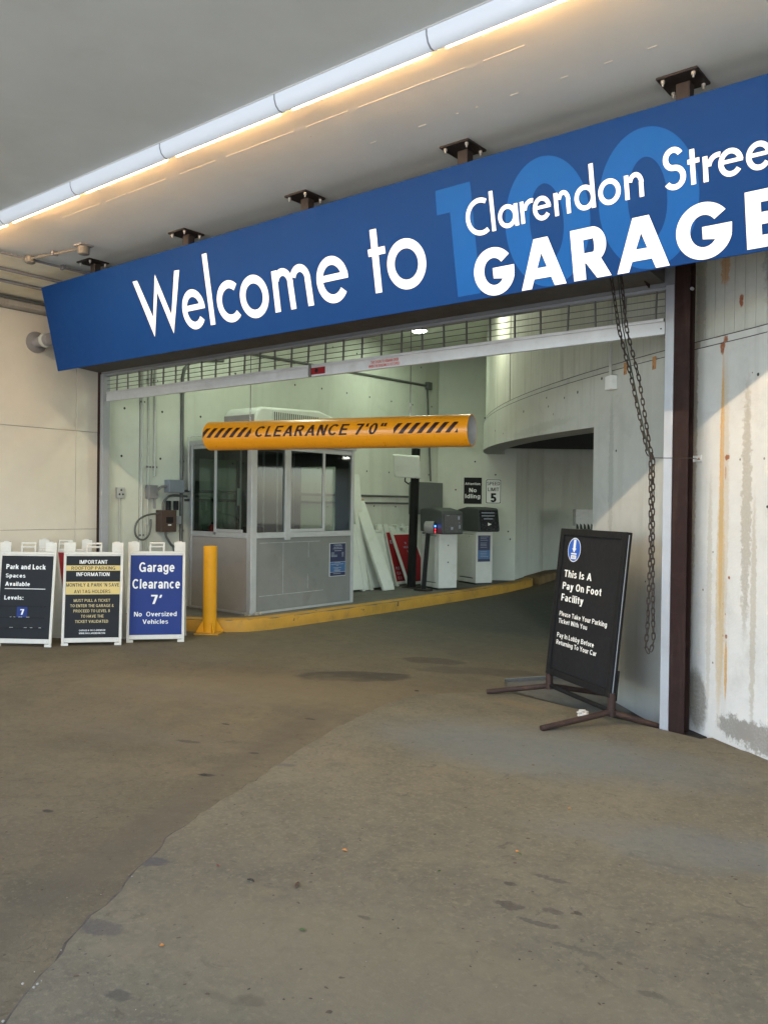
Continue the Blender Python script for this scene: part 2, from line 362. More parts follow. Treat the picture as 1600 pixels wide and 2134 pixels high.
m_dconduit = mat('grey_steel_conduit', (.14, .145, .14), .5, .1, 8, .06, metal=.4)
m_box = mat('grey_electrical_box', (.22, .24, .27), .5, .06, 6, .06)
m_box2 = mat('green_grey_cabinet', (.13, .145, .13), .55, .06, 6, .06)
m_brownbox = mat('brown_switch_box', (.07, .045, .035), .55, .1, 6, .06)
m_charcoal = mat('charcoal_terminal_cover', (.06, .065, .065), .5, .08, 5, .05)
m_blackgloss = mat('black_terminal_face', (.012, .013, .014), .25, .05, 5, .01)
m_machine = mat('white_dispenser_cabinet', (.60, .60, .56), .5, .05, 3, .06, grime=((.40, .39, .34), .4, 4))
m_navy = mat('navy_notice', (.015, .02, .075), .4, .05, 5, .02)
m_midblue = mat('mid_blue_notice', (.04, .12, .28), .4, .05, 5, .02)
m_paleprint = mat('pale_notice_print', (.30, .33, .40), .5, .03, 5, .02)
m_chain = mat('oily_chain_steel', (.040, .030, .024), .6, .2, 20, .1, metal=.1, spec=.3)
m_rustplate = mat('rusted_plate', (.45, .22, .09), .8, .2, 25, .3, chips=((.25, .1, .04), .6, 30))
m_paint = mat('white_wall_box', (.72, .72, .70), .6, .05, 5, .08, grime=((.4, .38, .34), .4, 12))
m_lead = mat('grey_pipe', (.23, .22, .22), .6, .1, 6, .1)
m_lead2 = mat('dirty_beige_fitting', (.16, .145, .12), .6, .1, 6, .1)
m_paper = mat('crumpled_paper', (.6, .56, .48), .8, .1, 30, .2)
m_leafo = mat('orange_leaf', (.55, .22, .05), .7, .2, 30, .1)
m_leafg = mat('green_leaf', (.08, .12, .03), .7, .2, 30, .1)
m_leafd = mat('dark_leaf', (.05, .04, .025), .8, .2, 30, .1)
m_lens = emit('warm_lens', (1.0, .60, .26), 2.5)
m_lamp = emit('lamp_lens', (.9, 1.0, .85), 9.0)
m_led_b = emit('blue_led', (.05, .2, 1.0), 1.2)
m_led_r = emit('red_led', (1.0, .03, .05), 1.2)
m_seam = mat('pale_sealant', (.62, .58, .5), .7, .1, 10, .05)
m_ledge = mat('stained_ledge', (.36, .33, .28), .8, .2, 3, .3, grime=((.12, .1, .08), .8, 3))
m_haunch = mat('yellowed_soffit_paint', (.80, .72, .54), .75, .08, 1.5, .15, grime=((.62, .45, .18), .6, 2.5))

# ------------------------------------------------------------------ text
# a plain sans alphabet drawn as strokes: cap height 1, x height .73
def glyph(ch, w):
    h = w*.88; X = .73; out = []; D = -.27
    def V(x, a, b): out.append([(x, a), (x+w, a), (x+w, b), (x, b)])
    def H(a, b, y): out.append([(a, y), (b, y), (b, y+h), (a, y+h)])
    def G(xb, yb, xt, yt, k=1.08): out.append([(xb, yb), (xb+w*k, yb), (xt+w*k, yt), (xt, yt)])
    def E(cx, cy, rx, ry, a0=0, a1=360):
        n = max(6, int(abs(a1-a0)/14)); A_ = [radians(a0+(a1-a0)*q/n) for q in range(n+1)]
        for p, q in zip(A_, A_[1:]):
            out.append([(cx+rx*cos(p), cy+ry*sin(p)), (cx+rx*cos(q), cy+ry*sin(q)), (cx+(rx-w)*cos(q), cy+(ry-h)*sin(q)), (cx+(rx-w)*cos(p), cy+(ry-h)*sin(p))])
    W = .7
    if ch == 'A': W = .80; G(0, 0, W/2-w/2, 1); G(W-w, 0, W/2-w/2, 1); H(.18, W-.16, .24)
    elif ch == 'B': W = .70; V(0, 0, 1); H(w, .40, 0); H(w, .38, .5-h/2+.02); H(w, .38, 1-h); E(.38, .76, .29, .24, -90, 90); E(.40, .27, .30, .27, -90, 90)
    elif ch == 'C': W = .76; E(.40, .5, .40, .51, 42, 318)
    elif ch == 'D': W = .74; V(0, 0, 1); H(w, .34, 0); H(w, .34, 1-h); E(.34, .5, .40, .5, -90, 90)
    elif ch == 'E': W = .62; V(0, 0, 1); H(w, .62, 0); H(w, .57, .5-h/2); H(w, .60, 1-h)
    elif ch == 'F': W = .58; V(0, 0, 1); H(w, .53, .47-h/2); H(w, .58, 1-h)
    elif ch == 'G': W = .80; E(.40, .5, .40, .51, 42, 345); H(.44, .78, .50-h); V(.78-w, .0, .5-h)
    elif ch == 'H': W = .72; V(0, 0, 1); V(W-w, 0, 1); H(w, W-w, .5-h/2)
    elif ch == 'I': W = w; V(0, 0, 1)
    elif ch == 'K': W = .74; V(0, 0, 1); G(w*.9, .38, W-w*1.25, 1, 1.25); G(W-w*1.15, 0, w*1.5, .55, 1.2)
    elif ch == 'L': W = .56; V(0, 0, 1); H(w, .56, 0)
    elif ch == 'M': W = .86; V(0, 0, 1); V(W-w, 0, 1); G(W/2-w/2, 0, w*.05, 1, 1); G(W/2-w/2, 0, W-w*1.05, 1, 1)
    elif ch == 'N': W = .72; V(0, 0, 1); V(W-w, 0, 1); G(W-w*1.2, 0, 0, 1, 1.2)
    elif ch == 'O': W = .80; E(.40, .5, .40, .51)
    elif ch == 'P': W = .66; V(0, 0, 1); H(w, .38, .41); H(w, .38, 1-h); E(.38, .705, .28, .295, -90, 90)
    elif ch == 'R': W = .72; V(0, 0, 1); H(w, .38, .42); H(w, .38, 1-h); E(.38, .71, .29, .29, -90, 90); G(W-w*1.15, 0, .30, .44, 1.15)
    elif ch == 'S': W = .66; E(.33, .735, .31, .275, 20, 262); E(.33, .27, .33, .28, -160, 82)
    elif ch == 'T': W = .66; V(W/2-w/2, 0, 1-h); H(0, W, 1-h)
    elif ch == 'U': W = .72; V(0, .3, 1); V(W-w, .3, 1); E(.36, .32, .36, .33, 180, 360)
    elif ch == 'V': W = .76; G(W/2-w/2, 0, 0, 1); G(W/2-w/2, 0, W-w, 1)
    elif ch == 'W': W = 1.06; G(.26-w/2, 0, 0, 1); G(.26-w/2, 0, .53-w/2, 1); G(.80-w/2, 0, .53-w/2, 1); G(.80-w/2, 0, 1.06-w, 1)
    elif ch == 'X': W = .72; G(0, 0, W-w, 1); G(W-w, 0, 0, 1)
    elif ch == 'Y': W = .74; V(W/2-w/2, 0, .45); G(W/2-w/2, .40, 0, 1); G(W/2-w/2, .40, W-w, 1)
    elif ch == 'Z': W = .66; H(0, W, 0); H(0, W, 1-h); G(0, h*.9, W-w*1.2, 1-h*.9, 1.2)
    elif ch == 'a': W = .56; V(W-w, 0, .50); E(.28, .47, .28, .27, 8, 155); E(.25, .215, .25, .225); 
    elif ch == 'b': W = .60; V(0, 0, 1); E(.30, X/2, .30, X/2+.01)
    elif ch == 'c': W = .55; E(.29, X/2, .29, X/2+.01, 45, 315)
    elif ch == 'd': W = .60; V(W-w, 0, 1); E(.30, X/2, .30, X/2+.01)
    elif ch == 'e': W = .58; E(.29, X/2, .29, X/2+.01, 0, 318); H(w*.6, .575, X/2-h/2+.01)
    elif ch == 'f': W = .38; V(.10, 0, .80); E(.34, .76, .24, .25, 95, 180); H(0, .36, X-h)
    elif ch == 'g': W = .60; V(W-w, 0, X); E(.30, X/2, .30, X/2+.01); E(.30, .02, .30, .30, 200, 360)
    elif ch == 'h': W = .56; V(0, 0, 1); E(.28, .44, .28, .30, 0, 170); V(W-w, 0, .45)
    elif ch == 'i': W = w; V(0, 0, X); V(0, .84, 1)
    elif ch == 'k': W = .64; V(0, 0, 1); G(w*.7, .22, W-w*1.3, X, 1.1); G(W-w*1.1, 0, w*1.05, .44, 1.1)
    elif ch == 'l': W = w; V(0, 0, 1)
    elif ch == 'm': W = .88; V(0, 0, X); E(.26, .46, .26, .28, 0, 160); V(.52-w, 0, .47); E(.62, .46, .26, .28, 0, 160); V(W-w, 0, .47)
    elif ch == 'n': W = .56; V(0, 0, X); E(.28, .44, .28, .30, 0, 165); V(W-w, 0, .45)
    elif ch == 'o': W = .60; E(.30, X/2, .30, X/2+.01)
    elif ch == 'p': W = .60; V(0, D, X); E(.30, X/2, .30, X/2+.01)
    elif ch == 'r': W = .37; V(0, 0, X); E(.36, .42, .34, .32, 88, 165)
    elif ch == 's': W = .52; E(.26, .525, .24, .21, 15, 262); E(.26, .20, .26, .215, -165, 82)
    elif ch == 't': W = .38; V(.10, .2, .92); E(.34, .2, .24, .21, 180, 268); H(0, .36, X-h)
    elif ch == 'u': W = .56; V(0, .28, X); V(W-w, 0, X); E(.28, .28, .28, .29, 180, 350)
    elif ch == 'v': W = .56; G(W/2-w/2, 0, 0, X); G(W/2-w/2, 0, W-w, X)
    elif ch == 'w': W = .84; G(.21-w/2, 0, 0, X); G(.21-w/2, 0, .42-w/2, X); G(.63-w/2, 0, .42-w/2, X); G(.63-w/2, 0, .84-w, X)
    elif ch == 'y': W = .56; G(W/2-w*.55, 0, 0, X); G(.10, D, W-w, X); H(.0, .16, D)
    elif ch == 'z': W = .52; H(0, W, 0); H(0, W, X-h); G(0, h*.8, W-w*1.2, X-h*.8, 1.2)
    elif ch == '0': W = .62; E(.31, .5, .31, .51)
    elif ch == '1': W = .36; V(.36-w, 0, 1); H(.0, .36-w, .74)
    elif ch == '5': W = .60; E(.29, .32, .31, .33, -155, 140); V(.07, .42, 1-h); H(.07, .56, 1-h)
    elif ch == '7': W = .58; H(0, .58, 1-h); G(.12, 0, .58-w*1.1, 1-h)
    elif ch == '8': W = .62; E(.31, .74, .27, .27); E(.31, .27, .31, .28)
    elif ch == ':': W = w; V(0, 0, .16); V(0, .55, .71)
    elif ch == '.': W = w; V(0, 0, .16)
    elif ch == "'": W = w*.9; V(0, .68, 1)
    elif ch == '"': W = w*2.2; V(0, .68, 1); V(w*1.3, .68, 1)
    elif ch in '\u2032\u2019': W = w*1.4; G(0, .66, .10, 1, .9)
    elif ch == '&': W = .72; E(.31, .76, .22, .25); E(.28, .26, .28, .27, 60, 330); G(.72-w*1.1, 0, .14, .68, 1.1)
    elif ch == '@': W = .86; E(.43, .45, .43, .48, 0, 320); E(.43, .45, .20, .22)
    elif ch == ' ': W = .22
    return out, W
def text_mesh(s, bold=0., shear=0., space=1.):
    """bold .01 to .035 sets the stroke; returns a flat mesh, baseline at y = 0, cap height 1"""
    w = .105+bold*4.2; x = 0.; vs = []; fs = []
    for ch in s:
        P, W = glyph(ch, w)
        for k, q in enumerate(P):
            b = len(vs); z = .0006*(k % 3)
            vs += [(x+px+py*shear, py, z) for px, py in q]; fs.append(tuple(range(b, b+len(q))))
        x += W+.125*space
    me = bpy.data.meshes.new('t'); me.from_pydata(vs, [], fs)
    bm = bmesh.new(); bm.from_mesh(me)
    for f in bm.faces:
        if f.normal.z < 0: f.normal_flip()
    bm.to_mesh(me); bm.free()
    return me
def T(s, parent, m, F, x0, x1, y0, y1, bold=0.012, eps=.0015, shear=0., space=1., name='lettering', base=False):
    """text fitted to the rectangle x0..x1, y0..y1 of frame F (ink box, or baseline to cap height if base)"""
    me = text_mesh(s, bold, shear, space); vs = me.vertices
    ax = min(v.co.x for v in vs); bx = max(v.co.x for v in vs); ay = min(v.co.y for v in vs); by = max(v.co.y for v in vs)
    if base: ay, by = 0., 1.
    for v in vs:
        p = Vector((x0+(v.co.x-ax)/(bx-ax)*(x1-x0), y0+(v.co.y-ay)/(by-ay)*(y1-y0), eps+v.co.z*.35)); v.co = F@p
    me.materials.append(m); me.name = name
    o = bpy.data.objects.new(name, me); COL.objects.link(o); o.parent = parent
    return o
def rect(F, x0, x1, y0, y1, z0, z1, m, parent, name, **k):
    return MB().box(x0, x1, y0, y1, z0, z1, F).build(name, m, parent, **k)

# ================================================================== STRUCTURE
CX, CY, DR = 12.328, 18.932, 23.658
def dp(th, z=0., off=0.):
    a = radians(th); return Vector((CX+(DR+off)*cos(a), CY+(DR+off)*sin(a), z))
def arc_wall(name, mtl, th0, th1, z0, z1, o0, o1, parent=None, n=None, kind=None):
    """curved solid wall between offsets o0 (outer) and o1 (inner) with UVs in metres"""
    n = n or max(2, int(abs(th1-th0)/1.0)); me = bpy.data.meshes.new(name); bm = bmesh.new(); uvl = bm.loops.layers.uv.new('UVMap')
    R = []
    for i in range(n+1):
        th = th0+(th1-th0)*i/n
        za, zb = (z0(th) if callable(z0) else z0), (z1(th) if callable(z1) else z1)
        R.append([bm.verts.new(dp(th, z, o)) for z, o in ((za, o0), (zb, o0), (zb, o1), (za, o1))])
    def q(vs, uvs):
        f = bm.faces.new(vs)
        for l, u in zip(f.loops, uvs): l[uvl].uv = u
    for i in range(n):
        a, b = R[i], R[i+1]; tm = th0+(th1-th0)*i/n; y0_, y1_ = a[0].co.z, a[1].co.z
        sa = drum_s(th0+(th1-th0)*i/n); sb = drum_s(th0+(th1-th0)*(i+1)/n)
        for k, (ua, ub) in enumerate((((y0_, y1_)), ((y1_, y1_+(o0-o1))), ((y1_, y0_)), ((y0_, y0_+(o0-o1))))):
            l = (k+1) % 4
            q((a[k], a[l], b[l], b[k]), ((sa, ua), (sa, ub), (sb, ub), (sb, ua)))
    for r, th in ((R[0], th0), (R[-1], th1)):
        q(r, [(drum_s(th)+o, v_.co.z) for v_, o in zip(r, (o0, o0, o1, o1))])
    bmesh.ops.recalc_face_normals(bm, faces=bm.faces); bm.to_mesh(me); bm.free()
    me.polygons.foreach_set('use_smooth', [True]*len(me.polygons)); me.set_sharp_from_angle(angle=radians(30))
    me.materials.append(mtl); o = bpy.data.objects.new(name, me); COL.objects.link(o)
    if parent: o.parent = parent
    if kind: o['kind'] = kind
    return o

# ground sheet with the recess beside the drum
HOLE = [(-3.62, .24), (-1.89, -.125), (-1.6, .35), (-3.4, 1.6), (-3.92, .72)]
bm = bmesh.new()
def loop(pts, z=0.):
    vs = [bm.verts.new((x, y, z)) for x, y in pts]
    return [bm.edges.new((vs[i], vs[(i+1) % len(vs)])) for i in range(len(vs))]
es = loop([(-60, -60), (60, -60), (60, 40), (-60, 40)])+loop(HOLE)
bmesh.ops.triangle_fill(bm, use_beauty=True, use_dissolve=False, edges=es)
me = bpy.data.meshes.new('ground'); bmesh.ops.recalc_face_normals(bm, faces=bm.faces)
if bm.faces[:][0].normal.z < 0: bmesh.ops.reverse_faces(bm, faces=bm.faces)
bm.to_mesh(me); bm.free(); me.materials.append(m_ground)
go = bpy.data.objects.new('ground', me); COL.objects.link(go); go['kind'] = 'structure'
MB().box(-60, 60, -60, -9.3, -.05, .02).build('road', mat('bounce_street_paving', (.27, .28, .29), .85, .1, 1, .1), kind='structure')  # unseen paving, added in grey so daylight bounces back neutral
# recess: floor and lips, as one open tray of real thickness
mb = MB()
H2 = HOLE; zc = -.12
HZ = [-.028, -.13, -.13, -.045, -.028]
mb.add([(x, y, -.002) for x, y in H2]+[(x, y, z) for (x, y), z in zip(H2, HZ)], [(5, 6, 7, 8, 9)]+[(i, (i+1) % 5, 5+(i+1) % 5, 5+i) for i in range(5)])
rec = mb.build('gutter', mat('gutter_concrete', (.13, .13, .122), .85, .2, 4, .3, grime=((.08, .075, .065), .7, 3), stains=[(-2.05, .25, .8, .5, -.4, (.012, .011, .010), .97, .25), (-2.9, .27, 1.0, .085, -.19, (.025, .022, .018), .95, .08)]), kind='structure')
# raised apron slab on the right with its ragged joint
J = [(-1.2, -9), (-1.75, -6.6), (-2.381, -4.745), (-2.483, -4.649), (-2.796, -4.221), (-2.928, -3.98), (-3.219, -3.528), (-3.374, -3.175), (-3.52, -2.712), (-3.697, -2.271), (-3.921, -1.579), (-4.12, -.743), (-4.1, -.3)]
JJ = []
for a, b in zip(J, J[1:]):
    n = max(1, int(sqrt((a[0]-b[0])**2+(a[1]-b[1])**2)/.06))
    for i in range(n):
        t = i/n; JJ.append((a[0]+(b[0]-a[0])*t+random.uniform(-.010, .010), a[1]+(b[1]-a[1])*t+random.uniform(-.010, .010)))
JJ.append(J[-1])
poly = JJ+[(-3.625, .234), (-1.892, -.131), (-1.0, -.4), (7, -1.2), (7, -9)]
mb = MB(); mb.v = [(x, y, .007) for x, y in poly]+[(x, y, -.01) for x, y in JJ+[(-3.625, .234)]]
bm = bmesh.new(); vs = [bm.verts.new((x, y, .007)) for x, y in poly]; f = bm.faces.new(vs)
bmesh.ops.triangulate(bm, faces=[f]); lo = [bm.verts.new((x, y, -.004)) for x, y in JJ]
bm.verts.ensure_lookup_table()
for i in range(len(JJ)-1): bm.faces.new((vs[i], vs[i+1], lo[i+1], lo[i]))
bmesh.ops.recalc_face_normals(bm, faces=bm.faces)
me = bpy.data.meshes.new('pavement'); bm.to_mesh(me); bm.free(); me.materials.append(m_slab)
o = bpy.data.objects.new('pavement', me); COL.objects.link(o); o['kind'] = 'structure'
# dark dirt line in the joint, crumbs along it
mb = MB(); L = []
for i, (x, y) in enumerate(JJ):
    t = i/len(JJ); wd = .003+.020*max(0, 1-t*1.15)*random.uniform(.2, 1.9); L.append((x, y, wd))
for i in range(len(L)-1):
    (x, y, a), (x2, y2, b) = L[i], L[i+1]
    mb.add([(x-a*1.2, y-a*.3, .0025), (x+.002, y, .0025), (x2+.002, y2, .0025), (x2-b*1.2, y2-b*.3, .0025)], [(0, 1, 2, 3)])
mb.build('joint_dirt', m_joint, kind='stuff')
mb = MB()
for i in range(70):
    x, y = random.choice(JJ[10:90]); r = random.uniform(.002, .006); x += random.gauss(0, .02); y += random.gauss(0, .02)
    mb.lathe([(r*.6, 0), (r, r*.4), (r*.5, r)], 5, Matrix.Translation((x, y, .007)))
mb.build('concrete_crumbs', m_crumb, kind='stuff')

# canopy ceiling and garage ceiling
MB().box(-8.05, 6, -7.9, .0, 4.0, 4.5).build('ceiling', m_ceil, kind='structure')
MB().box(-9.7, 1.5, .12, 9.5, 4.5, 4.8).build('garage_ceiling', m_gwall, kind='structure')
# sloping edge of the soffit down to the left wall, stained
o = MB().prism([(-8.052, 4.0), (-9.375, 3.905), (-9.6, 3.905), (-9.6, 4.5), (-8.052, 4.5)], -9.2, .0, Matrix(((1,0,0,0),(0,0,1,0),(0,1,0,0),(0,0,0,1)))).build('ceiling_edge', m_haunch, kind='structure')
# wall between canopy and garage above the door
dh = thing('lintel_wall', 'concrete wall above the roller gate, hidden behind the blue sign', 'wall', (-5.7, .06, 3.3))
MB().box(-9.37, -1.9, .0, .12, 3.35, 4.5).build('wall_panel', m_gwall, dh, org=(-5.7, .06, 3.3))
# pale sealant line on the soffit, broken up
mb = MB(); x = -6.63
while x < -2.2:
    l = random.uniform(.12, .7); thk = random.uniform(.001, .0035)
    if x < -5.2 or x > -3.1 or random.random() < .55: mb.box(x, min(x+l, -2.2), -2.12-thk+.01*(x+6.6)*.9, -2.12+thk*.3+.01*(x+6.6)*.9, 3.9975, 4.001)
    x += l+random.uniform(.0, .18)
x = -3.6
while x < -1.6:
    l = random.uniform(.01, .06); mb.box(x, x+l, -1.662, -1.659, 3.9975, 4.001); x += l+random.uniform(.1, .4)
mb.build('sealant_line', m_seam, kind='stuff')
mb = MB()
for i in range(14):
    x = random.uniform(-5.5, -1.8); y = random.uniform(-2.3, -1.3); r = random.uniform(.0015, .003)
    mb.box(x-r, x+r, y-r, y+r, 3.9975, 4.001)
mb.build('paint_flecks', m_seam, kind='stuff')

# left wall outside: backing with cast panels
lw = thing('left_wall', 'cream panelled wall on the left behind the row of folding boards', 'wall', (-9.36, -4.5, 0))
og = (-9.36, -4.5, 0)
MB().box(-9.7, -9.374, -9.2, .0, 0, 3.905).build('wall_core', m_backing, lw, org=og)
ys = [-9.2, -6.4, -3.4, -.34, -.002]; zs = [0, 1.242, 2.448, 3.78]
for a, b in zip(ys, ys[1:]):
    for c, d in zip(zs, zs[1:]):
        g = .0025
        pn = MB().box(-9.373, -9.360+(.004 if b > -.1 else 0), a+g, b-g, c+(g if c else 0), d-g).build('wall_panel', m_lwall, lw, org=og, bevel=.002, seg=1)
# stained ledge with its rounded lip
lg = thing('wall_ledge', 'grey stained concrete ledge with dark rounded underside, high on the left wall', 'ledge', (-9.36, -4.5, 3.85))
MB().prism([(-9.372, 3.785), (-9.31, 3.785), (-9.27, 3.81), (-9.265, 3.86), (-9.30, 3.900), (-9.372, 3.900)], -9.2, -.002, Matrix(((1,0,0,0),(0,0,1,0),(0,1,0,0),(0,0,0,1)))).build('ledge_body', m_ledge, lg, org=(-9.36, -4.5, 3.85), smooth=True)
MB().tube([(-9.25, -9, 3.885), (-9.25, -.05, 3.885)], .018, 8).build('lip_pipe', m_dconduit, lg, org=(-9.36, -4.5, 3.85), smooth=True)

# left wall inside the garage and the facing wall with the signs
gw = thing('garage_side_wall', 'pale green-white concrete wall behind the booth with rows of small tie holes', 'wall', (-9.36, 3.7, 0)); og = (-9.36, 3.7, 0)
MB().box(-9.7, -9.36, .006, .565, 0, 4.5).build('wall_panel', m_gwall, gw, org=og)
MB().box(-9.7, -9.36, .575, 7.35, 0, 4.5).build('wall_panel', m_gwall, gw, org=og)
MB().box(-9.7, -9.366, .565, .575, 0, 4.5).build('joint', m_crack, gw, org=og)
mb = MB(); RX = Matrix.Rotation(pi/2, 4, 'Y')
for z, y0 in ((3.47, .35), (2.80, .32), (2.17, .30), (1.55, 4.2), (4.18, .6)):
    k = 0
    while y0+k*.615 < 7.2:
        y = y0+k*.615; k += 1
        mb.lathe([(.014, 0), (.017, .0015)], 8, Matrix.Translation((-9.36, y+random.uniform(-.02, .02), z+random.uniform(-.015, .015)))@RX)
mb.build('tie_holes', m_slot, gw, org=og, kind='stuff')
W0 = Vector((-9.36, 7.35, 0)); WD = Vector((.78, .627, 0)).normalized(); WN = Vector((WD.y, -WD.x, 0))
FW = frame(W0, WD, (0, 0, 1))          # x along the wall, y up, z out of it towards the camera
fw = thing('sign_wall', 'grey-green concrete wall behind the ticket machines carrying two small signs', 'wall', W0); 
MB().box(0, 1.52, 0, 4.5, -.35, 0, FW).build('wall_panel', m_gwall, fw, org=W0)
mb = MB()
for xx, zz in ((.35, 1.9), (.72, 2.45), (1.12, 2.2), (.5, 3.0), (1.3, 2.9), (.45, 1.5), (.9, 3.3), (1.42, .95), (1.38, 1.1)):
    mb.lathe([(.014, 0), (.017, .0015)], 8, FW@Matrix.Translation((xx, zz, 0)))
mb.build('tie_holes', m_slot, fw, org=W0, kind='stuff')

# the round ramp drum: solid wall right of the passage, parapet band over it, recessed wall above
ZL = lambda a: 2.76+max(0, -125.5-a)*.0130
for _z in (0,): pass
ZB = lambda a: 2.312+max(-5, -131.26-a)*.0135
dr = thing('ramp_drum', 'weathered white curved concrete ramp drum on the right with rust streaks', 'wall', dp(-128))
og = dp(-128)
SP = -127.62        # hidden behind the steel column: inside it the drum colour is darkened for shade
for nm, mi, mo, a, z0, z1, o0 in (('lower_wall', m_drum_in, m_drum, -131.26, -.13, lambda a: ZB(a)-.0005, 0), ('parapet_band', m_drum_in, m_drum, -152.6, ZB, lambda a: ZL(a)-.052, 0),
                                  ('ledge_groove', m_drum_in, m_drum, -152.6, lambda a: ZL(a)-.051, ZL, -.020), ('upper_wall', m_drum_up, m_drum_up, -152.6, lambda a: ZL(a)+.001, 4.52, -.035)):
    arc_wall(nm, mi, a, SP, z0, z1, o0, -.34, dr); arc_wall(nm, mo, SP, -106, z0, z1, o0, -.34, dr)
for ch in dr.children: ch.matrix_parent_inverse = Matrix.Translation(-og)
for k, nm in ((.0, 'joint'), (-.056, 'joint')):
    arc_wall(nm, m_crack, -150, -106, lambda a: ZL(a)+k-.003, lambda a: ZL(a)+k+.003, .0008 if k else -.0185, -.1, dr)
for ch in dr.children: ch.matrix_parent_inverse = Matrix.Translation(-og)
mb = MB()
for th, z, r in ((-126.7, 2.64, .016), (-132.94, 2.655, .018), (-129.57, 2.60, .013), (-124.78, 2.69, .014), (-123.62, 2.07, .012), (-139.3, 2.60, .016), (-129.8, 2.70, .012), (-127.9, 2.63, .012), (-121.2, 1.5, .01), (-124.9, 1.3, .01), (-121.6, 1.0, .008), (-137, 2.5, .012), (-117.5, 2.45, .012), (-117.2, 1.6, .01)):
    th = mp(th); z += .0 if z < 2.5 else .04
    M_ = frame(dp(th, z), (-sin(radians(th)), cos(radians(th)), 0), (0, 0, 1)); mb.lathe([(r*.8, 0), (r, .002)], 8, M_) if (M_.col[2].xyz.dot(dp(th, z)-Vector((CX, CY, z))) > 0) else mb.lathe([(r*.8, 0), (r, -.002)], 8, M_)
mb.build('pitted_holes', m_slot, dr, org=og, kind='stuff')
# thin dark vertical joint in the upper wall
Mj = frame(dp(-138.85, 2.95, -.034), (sin(radians(-138.85)), -cos(radians(-138.85)), 0), (0, 0, 1))
MB().box(-.006, .006, 0, 1.55, -.003, .003, Mj).build('joint', m_crack, dr, org=og)
# passage inside the drum: far curved wall, slab blackened for the unlit void over it
PW = [(-8.21, 8.28), (-8.95, 10.9), (-8.72, 13.1), (-7.6, 15.6), (-5.0, 18.2), (0, 20), (8, 20.5)]
mb = MB(); P_ = [Vector(p) for p in PW]
O_ = [(-9.6, 8.6), (-9.4, 10.9), (-9.1, 13.3), (-7.9, 16.0), (-5.2, 18.7), (0, 20.4), (8, 20.9)]
for i in range(len(PW)-1): mb.prism([PW[i], PW[i+1], O_[i+1], O_[i]], 0, 3.6)
arc = mb.build('passage_wall', m_gwall); tag(arc, 'dim greenish concrete wall seen through the passage under the drum band', 'wall')
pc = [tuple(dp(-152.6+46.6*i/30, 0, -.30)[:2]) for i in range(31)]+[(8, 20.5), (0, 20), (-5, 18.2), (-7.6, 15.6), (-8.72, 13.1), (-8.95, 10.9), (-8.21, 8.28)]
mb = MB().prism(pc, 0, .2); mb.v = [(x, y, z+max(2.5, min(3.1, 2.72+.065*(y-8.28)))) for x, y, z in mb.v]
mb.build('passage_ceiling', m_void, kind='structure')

# island with its painted kerb
KP = [(-9.34, .02), (-8.86, .27), (-8.37, .52), (-8.1, .68), (-7.9, .84), (-7.74, 1.05), (-7.665, 1.35), (-7.65, 2.0), (-7.65, 3.0), (-7.66, 4.2), (-7.72, 5.7), (-7.78, 6.7), (-7.86, 7.5), (-7.97, 8.15), (-8.08, 8.75), (-8.22, 9.1)]
mb = MB(); mb.prism(KP+[(-8.6, 9.1), (-9.355, 8.3)], 0, .148)
mb.build('island_pavement', m_island, kind='structure')
def ribbon(path, prof, name, mt, parent=None, org=None, **k):
    """profile (offset to the left of travel, z) carried along a path"""
    P = [Vector((x, y, 0)) for x, y in path]; mb = MB(); n = len(prof)
    for i, p in enumerate(P):
        d = (P[min(i+1, len(P)-1)]-P[max(i-1, 0)]).normalized(); l = Vector((-d.y, d.x, 0))
        mb.v += [tuple(p+l*o_+Vector((0, 0, z))) for o_, z in prof]
    for i in range(len(P)-1):
        for j in range(n): mb.f.append((i*n+j, i*n+(j+1) % n, (i+1)*n+(j+1) % n, (i+1)*n+j))
    mb.f.append(tuple(range(n))); m_ = (len(P)-1)*n; mb.f.append(tuple(range(m_, m_+n)))
    return mb.build(name, mt, parent, org, **k)
def smooth_path(P, sub=5):
    out = []
    for i in range(len(P)-1):
        p0, p1, p2, p3 = [Vector(P[min(max(j, 0), len(P)-1)]) for j in (i-1, i, i+1, i+2)]
        for k in range(sub):
            t = k/sub; out.append(tuple(.5*((2*p1)+(-p0+p2)*t+(2*p0-5*p1+4*p2-p3)*t*t+(-p0+3*p1-3*p2+p3)*t**3)))
    out.append(tuple(P[-1])); return out
kr = ribbon([(x+random.uniform(-.006, .006), y+random.uniform(-.004, .004)) for x, y in smooth_path(KP, 6)], [(-.012, 0), (-.010, .125), (.01, .150), (.05, .156), (.15, .156), (.15, 0)], 'yellow_kerb', m_yellow_kerb, smooth=True)
tag(kr, 'yellow painted kerb with chipped edge curving round the booth island', 'kerb')
kr2 = ribbon([(-8.45, 9.15), (-8.57, 9.6), (-8.93, 10.95), (-8.80, 12.3), (-8.70, 13.1), (-7.6, 15.6)], [(0, 0), (0, .16), (-.30, .16), (-.33, .13), (-.33, 0)], 'worn_kerb', mat('worn_kerb_paint', (.20, .125, .05), .8, .25, 3, .3, grime=((.07, .06, .05), .8, 2.5)), smooth=False)
tag(kr2, 'dirty kerb with worn yellow paint running back along the passage wall', 'kerb')

